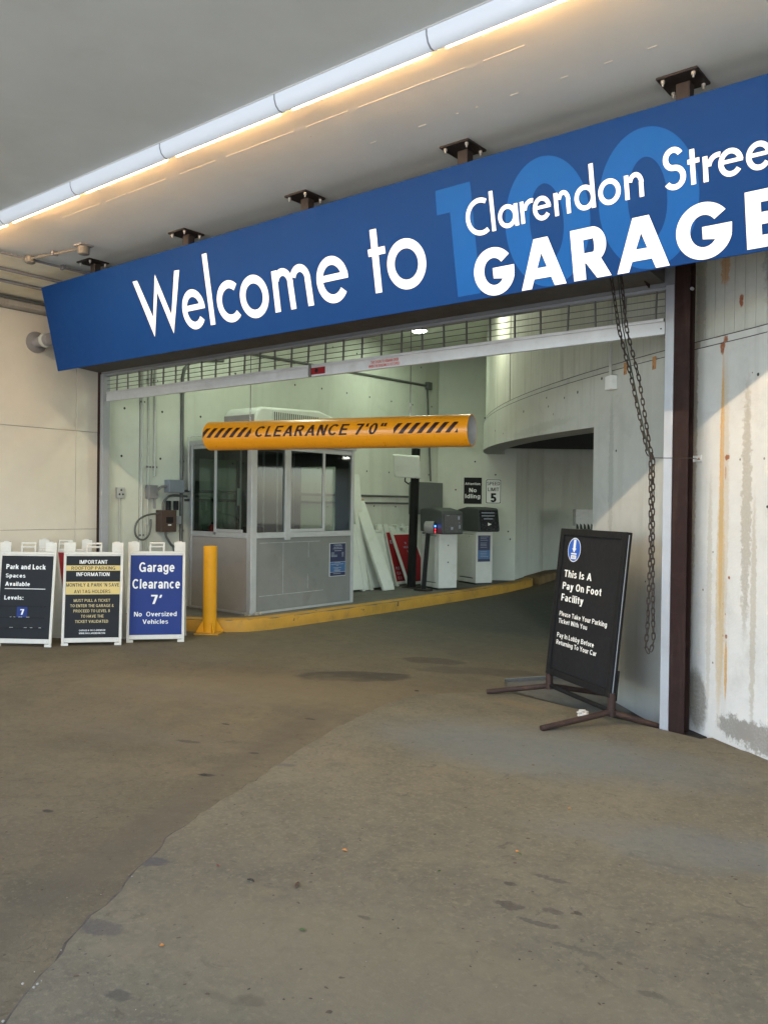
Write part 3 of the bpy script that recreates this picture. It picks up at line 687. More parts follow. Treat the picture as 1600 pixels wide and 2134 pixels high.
# ================================================================== STRIP LIGHTS ON THE SOFFIT
def strip_light(x0, x1):
    ln = x1-x0; t = thing('strip_light', 'white tubular strip light glowing warm along its far side', 'light', (x0, -2.47, 4.0), 0, 'strip lights in a line across the soffit')
    pr = [(-.052, 0), (-.051, -.032), (-.038, -.066), (-.014, -.085), (.014, -.087), (.034, -.076), (.045, -.06), (.045, 0)]
    MX = Matrix(((0, 0, 1, 0), (1, 0, 0, 0), (0, 1, 0, 0), (0, 0, 0, 1)))
    MB().prism(pr, .004, ln-.004, MX).build('housing', m_tubewhite, t, smooth=True)
    MB().prism([(.0452, -.076), (.055, -.076), (.055, -.03), (.0452, -.03)], .05, ln-.05, MX).build('lens', m_lens, t)
    MB().prism([(-.062, 0), (-.062, -.006), (-.0525, -.006), (-.0525, 0)], .0, ln, MX).build('mounting_flange', m_white, t)
    MB().prism([(a*1.03, b*1.03) for a, b in pr], -.004, .004, MX).build('coupling_ring', m_box, t)
    ld = bpy.data.lights.new('strip_glow', 'AREA'); ld.shape = 'RECTANGLE'; ld.size = ln-.12; ld.size_y = .035
    ld.energy = STRIP_W; ld.color = (1, .82, .60)
    lo_ = bpy.data.objects.new('strip_glow', ld); COL.objects.link(lo_); lo_.parent = t
    d = Vector((0, 1, -4.5)).normalized(); lo_.rotation_euler = (-d).to_track_quat('Z', 'X').to_euler()
    lo_.matrix_local = Matrix.Translation((ln/2, .066, -.055)) @ frame((0, 0, 0), (1, 0, 0), Vector((-d).cross(Vector((1, 0, 0)))))
    return t
LBL = ['third strip light from the left end of the glowing line on the soffit', 'fourth strip light from the left end of the glowing line on the soffit']
names = ['warm strip light nearest the left edge of the photo, above the wall conduits', 'warm strip light between the left edge and the pale ceiling line', 'warm strip light above the letters Welcome, mid way along its line',
         'warm strip light beside the left end of the bright sealant line', 'warm strip light crossing the top middle of the photo', 'warm strip light cut off by the top edge of the photo', 'warm strip light beyond the top edge, last of its line']
for i in range(7):
    x0 = -9.1+1.1*i if False else -8.04+1.105*i
    t = strip_light(x0, x0+1.105); t['label'] = names[i]

# ================================================================== BIG BLUE SIGN
SB = Vector((0, -1.08, 3.0)); SU = Vector((0, -.224, .975)); FS = frame(SB, (1, 0, 0), SU); SO = (-4.3, -1.1, 3.0)
sg = thing('hanging_sign', 'long blue hanging sign reading Welcome to 100 Clarendon Street GARAGE', 'sign', SO)
MB().box(-8.50, -.35, 0, .892, -.03, 0, FS).build('sign_panel', m_blue, sg, org=SO, bevel=.003)
MB().box(-8.46, -.38, .10, .86, -.16, -.0305, FS).build('back_box', m_hood, sg, org=SO)
eps = [0.0]
FSo = frame(SB-Vector(SO), (1, 0, 0), SU)
def ring_pts(cx, cy, rx, ry, irx, iry, a0, a1):
    full = abs(a1-a0) >= 359.9; n = max(8, int(abs(a1-a0)/5)); A = [radians(a0+(a1-a0)*i/n) for i in range(n+1)]
    return [(cx+rx*cos(a), cy+ry*sin(a)) for a in A], [(cx+irx*cos(a), cy+iry*sin(a)) for a in A]
def letter(shapes, m, base, parent, F, name='letter'):
    mb = MB(); e = base
    for sh in shapes:
        e += .0004
        if sh[0] == 'P':
            pts = sh[1]; 
            vs = [F@Vector((x, y, e)) for x, y in pts]; mb.add(vs, [tuple(range(len(pts)))])
        elif sh[0] == 'R':
            x0, x1, y0, y1 = sh[1:]; mb.add([F@Vector(p) for p in ((x0, y0, e), (x1, y0, e), (x1, y1, e), (x0, y1, e))], [(0, 1, 2, 3)])
        else:
            cx, cy, rx, ry, irx, iry, a0, a1 = sh[1:]; O, I = ring_pts(cx, cy, rx, ry, irx, iry, a0, a1)
            b = len(mb.v); n = len(O)
            mb.v += [tuple(F@Vector((x, y, e))) for x, y in O]+[tuple(F@Vector((x, y, e))) for x, y in I]
            mb.f += [(b+i, b+i+1, b+n+i+1, b+n+i) for i in range(n-1)]
    me = bpy.data.meshes.new(name); me.from_pydata(mb.v, [], mb.f); me.materials.append(m)
    bm = bmesh.new(); bm.from_mesh(me); bmesh.ops.triangulate(bm, faces=[f for f in bm.faces if len(f.verts) > 4])
    n = (F.to_3x3()@Vector((0, 0, 1)))
    for f in bm.faces:
        if f.normal.dot(n) < 0: f.normal_flip()
    bm.to_mesh(me); bm.free()
    o = bpy.data.objects.new(name, me); COL.objects.link(o); o.parent = parent; return o
def A(cx, cy, rx, ry, w_, a0=0, a1=360, wy=None): return ('A', cx, cy, rx, ry, rx-w_, ry-(wy or w_), a0, a1)
def e_(cx, cy, rx, ry, w_): return [A(cx, cy, rx, ry, w_, 4, 322), ('R', cx-rx+w_*.5, cx+rx-.002, cy-w_*.12, cy+w_*.62)]
L1 = [[('P', [(-6.897, .706), (-6.825, .706), (-6.679, .345), (-6.544, .718), (-6.403, .331), (-6.258, .705), (-6.186, .70), (-6.414, .161), (-6.554, .556), (-6.704, .163)])],
      e_(-6.078, .336, .158, .176, .066), [('P', [(-5.882, .171), (-5.819, .171), (-5.787, .778), (-5.85, .778)])],
      [A(-5.585, .337, .168, .177, .066, 48, 312)], [A(-5.28, .334, .173, .177, .069)],
      [('P', [(-5.055, .171), (-4.993, .171), (-4.975, .5), (-5.038, .5)]), A(-4.922, .385, .112, .122, .060, 0, 160), ('R', -4.872, -4.812, .171, .388), A(-4.727, .385, .112, .122, .060, 0, 160), ('R', -4.677, -4.616, .171, .388)],
      e_(-4.392, .334, .164, .177, .066),
      [('P', [(-3.983, .17), (-3.922, .17), (-3.906, .624), (-3.968, .624)]), ('R', -4.007, -3.847, .438, .490)], [A(-3.672, .332, .174, .177, .068)]]
for l in L1: letter(l, m_let, .002, sg, FSo)
letter([('P', [(-3.355, .767), (-3.073, .767), (-3.081, .040), (-3.266, .040), (-3.255, .607), (-3.365, .607)])], m_blue2, .0004, sg, FSo, 'numeral')
letter([('A', -2.545, .402, .296, .396, .118, .235, 0, 360)], m_blue2, .0004, sg, FSo, 'numeral')
letter([('A', -1.890, .404, .300, .396, .118, .235, 0, 360)], m_blue2, .0004, sg, FSo, 'numeral')
ww = .030
def n_(x0, x1): return [('R', x0, x0+.027, .424, .562), A((x0+.022+x1)/2, .505, (x1-x0-.018)/2, .063, .027, 0, 165), ('R', x1-.027, x1, .424, .508)]
def r_(x0): return [('R', x0, x0+.027, .424, .560), A(x0+.085, .497, .066, .070, .027, 78, 175)]
L2 = [[A(-3.020, .531, .114, .120, .031, 58, 302)], [('R', -2.940, -2.911, .420, .674)], [A(-2.817, .493, .070, .074, .028), ('R', -2.765, -2.737, .422, .560)],
      r_(-2.720), e_(-2.566, .492, .064, .074, .028), n_(-2.480, -2.371), [A(-2.274, .494, .068, .074, .028), ('R', -2.234, -2.206, .424, .680)],
      [A(-2.115, .494, .071, .075, .029)], n_(-2.020, -1.905),
      [A(-1.724, .588, .060, .064, .031, 28, 270), A(-1.724, .487, .066, .068, .031, -148, 90)],
      [('R', -1.632, -1.605, .426, .616), ('R', -1.646, -1.580, .538, .564)], r_(-1.563), e_(-1.414, .497, .066, .074, .028), e_(-1.268, .497, .066, .074, .028),
      [('R', -1.166, -1.139, .426, .616), ('R', -1.182, -1.116, .538, .564)]]
for l in L2: letter(l, m_let, .003, sg, FSo)
def Gs(dx): return [A(-2.958+dx, .164, .157, .156, .080, 38, 345, .068), ('P', [(-2.966+dx, .120), (-2.830+dx, .10), (-2.806+dx, .13), (-2.803+dx, .187), (-2.966+dx, .187)])]
def As(dx): return [('P', [(-2.764+dx, .008), (-2.690+dx, .008), (-2.600+dx, .222), (-2.600+dx, .315), (-2.646+dx, .315)]), ('P', [(-2.442+dx, .008), (-2.546+dx, .315), (-2.600+dx, .315), (-2.600+dx, .222), (-2.524+dx, .008)]), ('P', [(-2.668+dx, .066), (-2.545+dx, .066), (-2.566+dx, .132), (-2.640+dx, .132)])]
L3 = [Gs(0), As(0), [('R', -2.390, -2.308, .010, .317), ('R', -2.308, -2.245, .248, .317), ('R', -2.308, -2.245, .108, .168), A(-2.246, .2125, .086, .1045, .078, -90, 90, .062), ('P', [(-2.300, .108), (-2.200, .125), (-2.140, .010), (-2.234, .010)])],
      As(.66), Gs(1.38), [('R', -1.350, -1.270, .020, .323), ('R', -1.270, -1.160, .258, .323), ('R', -1.270, -1.168, .142, .205), ('R', -1.270, -1.160, .020, .085)]]
for l in L3: letter(l, m_let, .003, sg, FSo)
# mounting brackets: post, plate, bolts
for x in (-7.6, -6.11, -4.63, -3.15, -1.67):
    br = MB().box(x-.115, x+.115, -1.34, -1.11, 3.985, 3.9995).box(x-.04, x+.04, -1.232, -1.16, 3.72, 3.985).build('bracket', m_bracket, sg, org=SO, bevel=.003, seg=1)
    for dx, dy in ((-.085, -.085), (.085, -.085), (-.085, .085), (.085, .085)):
        MB().lathe([(.012, -.004), (.012, .014), (.006, .014), (.006, .030)], 8, Matrix.Translation((x+dx, -1.225+dy, 3.984))@Matrix.Rotation(pi, 4, 'X')).build('bolt', m_bolt, br, org=SO)

# ================================================================== ROLLER GATE
rg = thing('roller_gate', 'raised open-grille roller gate with silver bottom bar across the garage entrance', 'gate', (-5.7, 0, 2.8)); og = (-5.7, 0, 2.8)
MB().box(-9.22, -2.20, -.018, .018, 2.832, 2.925).box(-9.22, -2.21, -.022, .006, 2.926, 2.950).build('bottom_bar', m_bar, rg, org=og, bevel=.003)
for z in (2.99, 3.04, 3.09, 3.14):
    MB().tube([(-9.23, 0, z), (-2.19, 0, z)], .0036, 6).build('rod', m_rod, rg, org=og, smooth=True)
x = -9.02
lk = None
while x < -2.2:
    if lk is None:
        lk = MB().box(-.0042, .0042, -.009, .009, 0, .21).build('link', m_rod, rg); o = lk
    else: o = lk.copy(); COL.objects.link(o)
    o.location = (x+5.7, 0, 2.945-2.8); o.rotation_euler = (0, random.uniform(-.03, .06), 0)
    x += .2325
MB().box(-9.24, -9.30, -.05, .05, .0, 3.17).build('guide', m_guide, rg, org=og, bevel=.003)
MB().box(-2.185, -2.122, -.06, .05, -.085, 3.17).build('guide', m_guide, rg, org=og, bevel=.003)
MB().box(-2.199, -2.187, -.03, .03, 2.80, 3.15).build('guide_slot', m_hood, rg, org=og)
MB().box(-9.30, -2.122, -.04, .055, 3.171, 3.35).build('header', m_header, rg, org=og, bevel=.004)
MB().box(-9.30, -2.19, -.02, .03, 3.15, 3.1705).build('header_lip', m_guide, rg, org=og)
MB().prism([(-.045, 3.195), (-.56, 3.235), (-.62, 3.32), (-.62, 3.9), (-.045, 3.9)], -9.34, -2.20, Matrix(((0,0,1,0),(1,0,0,0),(0,1,0,0),(0,0,0,1)))).build('hood', m_hood, rg, org=og)
MB().box(-2.18, -2.185+.05, -.40, -.05, 3.3, 3.6).build('end_plate', m_brown, rg, org=og)
MB().prism([(-.06, 3.17), (-.06, 3.75), (-.62, 3.75), (-.55, 3.42), (-.2, 3.22)], -2.31, -2.30, Matrix(((0,0,1,0),(1,0,0,0),(0,1,0,0),(0,0,0,1)))).build('end_bracket', m_brown, rg, org=og)
FB = frame((-5.7+5.7, -.019, 2.8-2.8), (1, 0, 0), (0, 0, 1))
rect(FB, -.042, .184, .050, .116, 0, .002, m_red, rg, 'red_sticker')
MB().lathe([(.022, 0), (.022, .001)], 14, FB@Matrix.Translation((.07, .086, .002))).build('sticker_mark', m_blackpanel, rg)
MB().box(-.03, .0, -.03, -.0205, .03, .15).build('latch', m_rod, rg)
T('THIS DOOR TO REMAIN OPEN', rg, m_redprint, FB, .76, 1.08, .083, .109, .02)
T('WHEN THE BUILDING IS OCCUPIED', rg, m_redprint, FB, .735, 1.095, .047, .073, .02)
MB().lathe([(.006, 0), (.006, .003)], 8, FB@Matrix.Translation((3.47, .075, .001))).build('rivet', m_slot, rg)
MB().box(-2.75, -2.60, -.65, -.60, 3.16, 3.24).build('hoist_plate', m_bar, rg, org=og)
MB().lathe([(.045, 0), (.06, .012), (.06, .03), (.045, .045)], 16, Matrix.Translation((-2.38, -.6, 3.24))@Matrix.Rotation(pi/2, 4, 'Y')).build('hoist_wheel', m_lead, rg, org=og, smooth=True)

# steel columns
mb = MB(); mb.prism([(-2.28, .06), (-2.19, -.055), (-1.91, -.105), (-1.87, .02), (-2.05, .14)], -.128, -.012); sb = mb.build('black_fill', mat('black_fill', (.015, .013, .011), .95, .3, 20, .5), kind='stuff')  # black block filling the recess at the column foot
c = thing('steel_column', 'dark brown steel column at the right side of the gate opening', 'column', (-2.06, 0, -.085)); og = (-2.06, 0, -.085)
MB().box(-2.121, -2.013, -.055, -.045, -.085, 3.99).box(-2.121, -2.013, .045, .055, -.085, 3.99).box(-2.073, -2.062, -.0449, .0449, -.085, 3.99).build('flange', m_brown, c, org=og)
MB().box(-2.135, -1.99, -.07, .07, -.085, -.07).build('base_plate', m_bracket, c, org=og)
MB().lathe([(.012, 0), (.012, .02)], 8, Matrix.Translation((-2.0, -.045, 3.12))@Matrix.Rotation(pi/2, 4, 'X')).build('bolt', m_bolt, c, org=og)
c = thing('steel_column', 'narrow dark brown steel column against the cream wall at the left gate jamb', 'column', (-9.34, 0, 0)); og = (-9.34, 0, 0)
MB().box(-9.358, -9.302, -.05, .0055, 0, 3.2).build('flange', m_brown, c, org=og)

# ================================================================== HAND CHAIN
ch = thing('hand_chain', 'long rusty looped pull chain hanging at the right of the gate, tied back with wire', 'chain', (-2.2, -.3, .56)); og = Vector((-2.2, -.3, .56))
lm = MB(); N = 12; pth = []
for i in range(N):
    a = 2*pi*i/N; pth.append((.0105*cos(a), 0, .0175*sin(a)+(.0095 if sin(a) > .01 else -.0095 if sin(a) < -.01 else 0)))
lm.tube(pth, .0046, 6, closed=True); lk0 = lm.build('link', m_chain, ch, smooth=True); lk0.location = (0, 0, 5)
first = [True]
def chain_run(P, pitch=.043, start=0):
    P = [Vector(p) for p in P]; k = start; carry = 0.
    for a, b in zip(P, P[1:]):
        d = b-a; l = d.length; u = d.normalized(); s = carry
        while s < l:
            p = a+u*s-og
            o = lk0 if first[0] else lk0.copy()
            if not first[0]: COL.objects.link(o)
            first[0] = False
            q = (-u).to_track_quat('Z', 'X'); o.rotation_mode = 'QUATERNION'
            from mathutils import Quaternion
            o.rotation_quaternion = q @ Quaternion((0, 0, 1), (pi/2 if k % 2 else 0)+random.uniform(-.35, .35)); o.location = p
            k += 1; s += pitch
        carry = s-l
    return k
chain_run([(-2.43, -.45, 3.22), (-2.40, -.36, 2.83), (-2.325, -.31, 2.485), (-2.21, -.30, 1.98), (-2.185, -.3, 1.93), (-2.178, -.295, 1.3), (-2.19, -.295, .78), (-2.20, -.295, .62), (-2.178, -.295, .575)])
chain_run([(-2.355, -.45, 3.20), (-2.345, -.36, 2.83), (-2.275, -.30, 2.485), (-2.195, -.285, 2.0), (-2.17, -.29, 1.93), (-2.165, -.285, 1.3), (-2.155, -.285, .78), (-2.150, -.285, .66), (-2.172, -.29, .575)], start=1)
MB().tube([(-2.39, -.42, 3.22), (-2.37, -.37, 2.85), (-2.30, -.32, 2.45), (-2.19, -.31, 1.95)], .0045, 6).build('cord', m_slot, ch, org=og, smooth=True)
MB().tube([(-2.18, -.30, 1.93), (-2.08, -.26, 1.928), (-1.955, -.16, 1.93), (-1.93, -.06, 1.925)], .0028, 5).build('tie_wire', m_chain, ch, org=og)
cb = thing('wall_bracket', 'small white steel angle bracket on the drum wall holding the chain wire', 'bracket', dp(-127.3, 1.94))
Mb = frame(dp(-127.25, 1.94), (-sin(radians(-127.25)), cos(radians(-127.25)), 0), (0, 0, 1)); 
if Mb.col[2].xyz.dot(dp(-127.2, 0)-Vector((CX, CY, 0))) < 0: pass
MB().box(-.045, .045, -.022, .022, .001, .006, Mb).box(-.045, -.04, -.022, .022, .006, .045, Mb).build('plate', m_paint, cb, org=dp(-127.3, 1.94))
MB().lathe([(.007, .006), (.007, .010)], 8, Mb@Matrix.Translation((.02, 0, 0))).build('bolt', m_rustplate, cb, org=dp(-127.3, 1.94))

# things fixed on the drum
def dframe(th, z, off=0.):
    a = radians(th); return frame(dp(th, z, off), (-sin(a), cos(a), 0), (0, 0, 1))     # z axis points out of the drum (checked below)
assert dframe(-120, 0).col[2].xyz.dot(dp(-120)-Vector((CX, CY, 0))) > 0
for th, z, lb in ((-129.81, 2.748, 'small rusted orange embed plate on the drum behind the chain'), (-128.69, 2.72, 'small rusted orange embed plate on the drum right of the chain, near the white guide')):
    o = MB().box(-.025, .025, -.05, .05, .0005, .004, dframe(th, z)).build('embed_plate', m_rustplate, org=dp(th, z)); o.location = dp(th, z); tag(o, lb, 'plate', 'rusted plates on the drum')
jb = thing('junction_box', 'small white square junction box with conduit on the curved drum wall', 'box', dp(-130.28, 2.655)); og = dp(-130.28, 2.655)
F = dframe(-130.28, 2.655)
MB().box(-.055, .055, -.06, .06, .001, .06, F).build('box_body', m_paint, jb, org=og, bevel=.004)
MB().box(-.05, .05, -.055, .055, .061, .064, F).build('box_lid', m_paint, jb, org=og)
MB().tube([F@Vector((-.02, .06, .03)), F@Vector((-.02, .5, .03)), F@Vector((-.02, 1.6, .03))], .013, 8).build('conduit', m_conduit, jb, org=og, smooth=True)

# ================================================================== LEFT WALL AND SOFFIT FIXTURES
pp = thing('pipe_stub', 'short grey flanged pipe stub sticking out of the left wall beside the sign end', 'pipe', (-9.36, -.866, 3.445)); og = (-9.36, -.866, 3.445)
Mx = Matrix.Translation((-9.36, -.866, 3.445))@Matrix.Rotation(pi/2, 4, 'Y')
MB().lathe([(.125, 0), (.125, .018), (.07, .03), (.062, .05), (.062, .20)], 28, Mx).build('flange', m_lead, pp, org=og, smooth=True)
MB().lathe([(.078, .20), (.084, .205), (.084, .245), (.078, .25)], 28, Mx).build('collar', m_conduit, pp, org=og, smooth=True)
MB().lathe([(.066, .25), (.072, .255), (.072, .34), (.06, .35)], 28, Mx).build('pipe_end', m_lead, pp, org=og, smooth=True)
cl = thing('ceiling_junction', 'round beige ceiling junction fitting on a square plate beside the sign top', 'fixture', (-7.17, -1.59, 4.0)); og = (-7.17, -1.59, 4.0)
MB().box(-7.235, -7.105, -1.655, -1.525, 3.985, 3.9995).build('plate', m_lead, cl, org=og)
MB().lathe([(.052, 0), (.055, .01), (.052, .07), (.04, .075)], 20, Matrix.Translation((-7.17, -1.59, 3.985))@Matrix.Rotation(pi, 4, 'X')).build('round_box', m_lead2, cl, org=og, smooth=True)
cd = thing('soffit_conduit', 'thin beige conduit with a round box along the soffit edge at top left', 'conduit', (-7.92, -1.7, 3.97)); og = (-7.92, -1.7, 3.97)
MB().tube([(-7.95, -9, 3.975), (-7.95, -.7, 3.975)], .013, 8).build('conduit', m_lead, cd, org=og, smooth=True)
MB().tube([(-7.92, -1.72, 3.972), (-7.21, -1.60, 3.972)], .013, 8).build('conduit', m_lead2, cd, org=og, smooth=True)
MB().lathe([(.05, 0), (.05, .06), (.035, .07)], 16, Matrix.Translation((-7.93, -1.71, 3.998))@Matrix.Rotation(pi, 4, 'X')).build('round_box', m_lead2, cd, org=og, smooth=True)
for x, y, k in ((-7.56, -1.66, 0), (-7.95, -2.1, 1), (-7.95, -1.35, 1)):
    MB().box(x-(.012 if not k else .03), x+(.012 if not k else .03), y-(.03 if not k else .012), y+(.03 if not k else .012), 3.955, 3.998).build('clip', m_lead, cd, org=og)
for x, z, lb in ((-8.42, 3.955, 'upper of two dark conduits on the yellowed soffit slope at left'), (-8.78, 3.93, 'lower of two dark conduits on the yellowed soffit slope at left')):
    o = MB().tube([(x, -9, z), (x, -.7, z)], .018, 8).build('conduit', m_lead, org=(x, -4.5, z), smooth=True); o.location = (x, -4.5, z); tag(o, lb, 'conduit')

# ================================================================== GARAGE WALL FITTINGS
def pipe(name, pts, r, m, label, cat='conduit', n=10, clips=(), group=None):
    og = Vector(pts[0]); t = thing(name, label, cat, og, group=group)
    MB().tube(pts, r, n).build('pipe', m, t, org=og, smooth=True)
    for (x, y, z) in clips: MB().box(x-.002, x+.012, y-.035, y+.035, z-.012, z+.012).build('strap', m_rod, t, org=og)
    return t
X = -9.345
pipe('wall_conduit', [(X, .60, 0), (X, .60, 4.4)], .018, m_conduit, 'pale painted conduit running floor to ceiling beside the dark wall joint', clips=[(X, .6, 2.9), (X, .6, 1.15)])
pipe('wall_conduit', [(X, .70, 1.28), (X, .70, 4.4)], .014, m_conduit, 'pale conduit feeding the small square box left of the booth', clips=[(X, .7, 3.2), (X, .7, 2.05)])
pipe('wall_conduit', [(X, .80, 1.93), (X, .80, 4.4)], .02, m_conduit, 'short pale blue-grey conduit ending in mid wall right of the small box', clips=[(X, .8, 3.2), (X, .8, 2.05)])
pipe('wall_conduit', [(X, .675, 1.3), (X, .675, 1.0), (X, .69, .95)], .01, m_conduit, 'thin pale conduit stub hanging under the small square box')
bendp = [(X, 1.24+.0, .2), (X, 1.24, 3.30), (X, 1.27, 3.42), (X, 1.36, 3.52), (X, 1.5, 3.58), (X, 1.95, 3.63)]
pipe('grey_conduit', bendp, .024, m_dconduit, 'thick dark grey conduit bending over at the top, left of the booth', clips=[(X, 1.24, 3.1), (X, 1.24, 2.15), (X, 1.24, 1.2), (X, 1.24, 1.75)])
pipe('grey_conduit', [(X, 1.95, 3.80), (X, 6.9, 3.865)], .022, m_dconduit, 'long dark conduit running back high along the side wall', clips=[(X, 4.4, 3.83), (X, 6.3, 3.86)])
t = thing('corner_box', 'small dark junction box at the back corner with a conduit dropping from it', 'box', (X, 6.95, 3.865)); og = (X, 6.95, 3.865)
MB().box(-9.359, -9.28, 6.89, 7.02, 3.79, 3.93).build('box_body', m_dconduit, t, org=og, bevel=.005)
MB().tube([(X, 6.95, 3.79), (X+.03, 7.05, 2.05)], .018, 8).build('pipe', m_dconduit, t, org=og, smooth=True)
for z, lb in ((1.745, 'upper of two dark horizontal conduits on the side wall behind the booth'), (1.62, 'lower of two dark horizontal conduits on the side wall behind the booth')):
    pipe('grey_conduit', [(X, 1.3, z), (X, 6.38, z)], .019, m_dconduit, lb, clips=[(X, 5.6, z), (X, 3.4, z), (X, 2.0, z)])
t = thing('outlet_box', 'small surface-mounted outlet box on a thin conduit near the left gate guide', 'outlet', (-9.36, .27, 1.70)); og = (-9.36, .27, 1.70)
MB().box(-9.359, -9.31, .215, .325, 1.63, 1.77).build('box_body', m_alu, t, org=og, bevel=.006)
for y, z in ((.27, 1.735), (.245, 1.68), (.295, 1.68)): MB().lathe([(.014, 0), (.014, .002)], 10, Matrix.Translation((-9.31, y, z))@RX).build('socket', m_slot, t, org=og)
MB().tube([(X, .27, 1.63), (X, .27, .0)], .011, 8).build('pipe', m_conduit, t, org=og, smooth=True)
t = thing('switch_box', 'small pale square box on the wall between outlet and blue-grey box', 'box', (-9.36, .72, 1.72)); og = (-9.36, .72, 1.72)
MB().box(-9.358, -9.27, .665, .80, 1.63, 1.81).build('box_body', m_lead, t, org=og, bevel=.005)
t = thing('electrical_box', 'blue-grey rectangular electrical box beside the thick conduit', 'box', (-9.36, 1.1, 1.8)); og = (-9.36, 1.1, 1.8)
MB().box(-9.358, -9.24, .965, 1.215, 1.715, 1.89).build('box_body', m_box, t, org=og, bevel=.006)
MB().tube([(X+.04, .97, 1.80), (X+.05, .88, 1.795), (X+.04, .80, 1.73), (X+.03, .775, 1.62), (X+.03, .78, 1.50)], .017, 8).build('elbow', m_lead, t, org=og, smooth=True)
t = thing('switch_box', 'dark brown rusty breaker box with a coiled cable loop', 'box', (-9.36, .95, 1.34)); og = (-9.36, .95, 1.34)
MB().box(-9.358, -9.22, .83, 1.07, 1.19, 1.48).build('box_body', m_brownbox, t, org=og, bevel=.006)
rect(frame((-9.219-og[0], .95-og[1], 1.35-og[2]), (0, 1, 0), (0, 0, 1)), -.05, .06, -.04, .04, 0, .004, m_blackpanel, t, 'switch_plate')
rect(frame((-9.219-og[0], .95-og[1], 1.35-og[2]), (0, 1, 0), (0, 0, 1)), -.02, .03, -.075, -.06, 0, .004, m_text, t, 'tag')
for y in (.985, 1.11): MB().lathe([(.034, 0), (.034, .12), (.028, .125)], 14, Matrix.Translation((-9.29, y, 1.481))).build('relay_can', m_blackpanel, t, org=og, smooth=True)
MB().box(-9.34, -9.25, 1.075, 1.17, 1.29, 1.40).build('side_box', m_box, t, org=og, bevel=.004)
cp = [(-9.30, .83, 1.43), (-9.27, .66, 1.42), (-9.25, .50, 1.36), (-9.24, .43, 1.25), (-9.25, .46, 1.14), (-9.26, .56, 1.09), (-9.28, .66, 1.14), (-9.30, .71, 1.24), (-9.31, .72, 1.36)]
def sm3(P, sub=4):
    out = []
    for i in range(len(P)-1):
        p0, p1, p2, p3 = [Vector(P[min(max(j, 0), len(P)-1)]) for j in (i-1, i, i+1, i+2)]
        for k in range(sub):
            u = k/sub; out.append(.5*((2*p1)+(-p0+p2)*u+(2*p0-5*p1+4*p2-p3)*u*u+(-p0+3*p1-3*p2+p3)*u**3))
    out.append(Vector(P[-1])); return out
MB().tube(sm3(cp), .013, 8).build('cable_loop', m_dconduit, t, org=og, smooth=True)
MB().tube(sm3([(-9.28, .93, 1.19), (-9.28, .95, 1.12), (-9.29, 1.03, 1.02), (-9.30, 1.09, .95), (-9.3, 1.1, .6)]), .016, 8).build('cable', m_dconduit, t, org=og, smooth=True)
MB().tube(sm3([(-9.29, .90, 1.48), (-9.29, .905, 1.58), (-9.29, .98, 1.66), (-9.3, 1.1, 1.68), (-9.3, 1.3, 1.67)]), .016, 8).build('conduit', m_dconduit, t, org=og, smooth=True)
t = thing('wall_cabinet', 'flat green-grey steel cabinet on the back corner behind the black post', 'cabinet', (-9.36, 6.83, 1.43)); og = (-9.36, 6.83, 1.43)
MB().box(-9.358, -9.16, 6.42, 7.24, 1.42, 2.02).build('cabinet_body', m_box2, t, org=og, bevel=.006)
MB().box(-9.158, -9.15, 6.44, 7.22, 1.44, 2.00).build('cabinet_door', m_box2, t, org=og, bevel=.003)

# ceiling lamps
def lamp(x, y, lb, w_=LAMP_W, r=.12, z=4.5, col=(.80, 1.0, .74)):
    t = thing('ceiling_lamp', lb, 'lamp', (x, y, z))
    MB().lathe([(r+.02, 0), (r+.02, .03), (r+.005, .035)], 24, Matrix.Rotation(pi, 4, 'X')).build('lamp_rim', m_white, t, smooth=True)
    MB().lathe([(r, .036), (r*.9, .048)], 24, Matrix.Rotation(pi, 4, 'X')).build('lens', m_lamp, t, smooth=True)
    ld = bpy.data.lights.new('lamp_glow', 'AREA'); ld.shape = 'DISK'; ld.size = r*1.8; ld.energy = w_; ld.color = col
    l = bpy.data.objects.new('lamp_glow', ld); COL.objects.link(l); l.parent = t; l.location = (0, 0, -.055)
    return t
lamp(-8.22, 5.15, 'lit round white ceiling lamp seen through the gate grille')
lamp(-7.9, 1.5, 'round white ceiling lamp above the booth, hidden by the blue sign')
lamp(-6.25, 3.55, 'round white ceiling lamp beside the curved drum wall', LAMP_W*1.2, col=(.95, 1.0, .72))
lamp(-2.5, 9.5, 'unseen round lamp added to light the passage inside the drum', LAMP_W*.35, z=2.78, col=(1, .96, .75))  # added out of sight to light the passage wall

# ================================================================== BOOTH
BX0, BX1, BY0, BY1, BZ, BT = -9.27, -8.02, 1.32, 3.33, .148, 2.43
bt = thing('attendant_booth', 'grey metal parking attendant booth with sliding windows on the island', 'booth', (-8.65, 2.3, BZ)); og = Vector((-8.65, 2.3, BZ))
def bp(name, m, *b, bev=.003, **k):
    mb = MB()
    for q in b: mb.box(*q)
    return mb.build(name, m, bt, org=og, bevel=bev, seg=1, **k)
for (x, y, wx, wy) in ((BX1-.085, BY0, .085, .10), (BX1-.06, BY1-.06, .06, .06), (BX0, BY0, .05, .05), (BX0, BY1-.05, .05, .05)):
    bp('corner_post', m_alu, (x, x+wx, y, y+wy, BZ, BT-.06))
bp('roof', m_alu, (BX0-.02, BX1+.02, BY0-.02, BY1+.02, BT-.06, BT))
bp('side_panel', m_boothside, (BX0+.05, BX1-.085, BY0+.012, BY0+.04, BZ+.03, 1.13))
bp('front_panel', m_boothfront, (BX1-.045, BX1-.015, BY0+.10, BY1-.06, BZ+.03, 1.13))
bp('back_panel', m_boothside, (BX0+.012, BX0+.04, BY0+.05, BY1-.05, BZ+.03, 1.13))
bp('end_panel', m_boothside, (BX0+.05, BX1-.06, BY1-.04, BY1-.012, BZ+.03, 1.13))
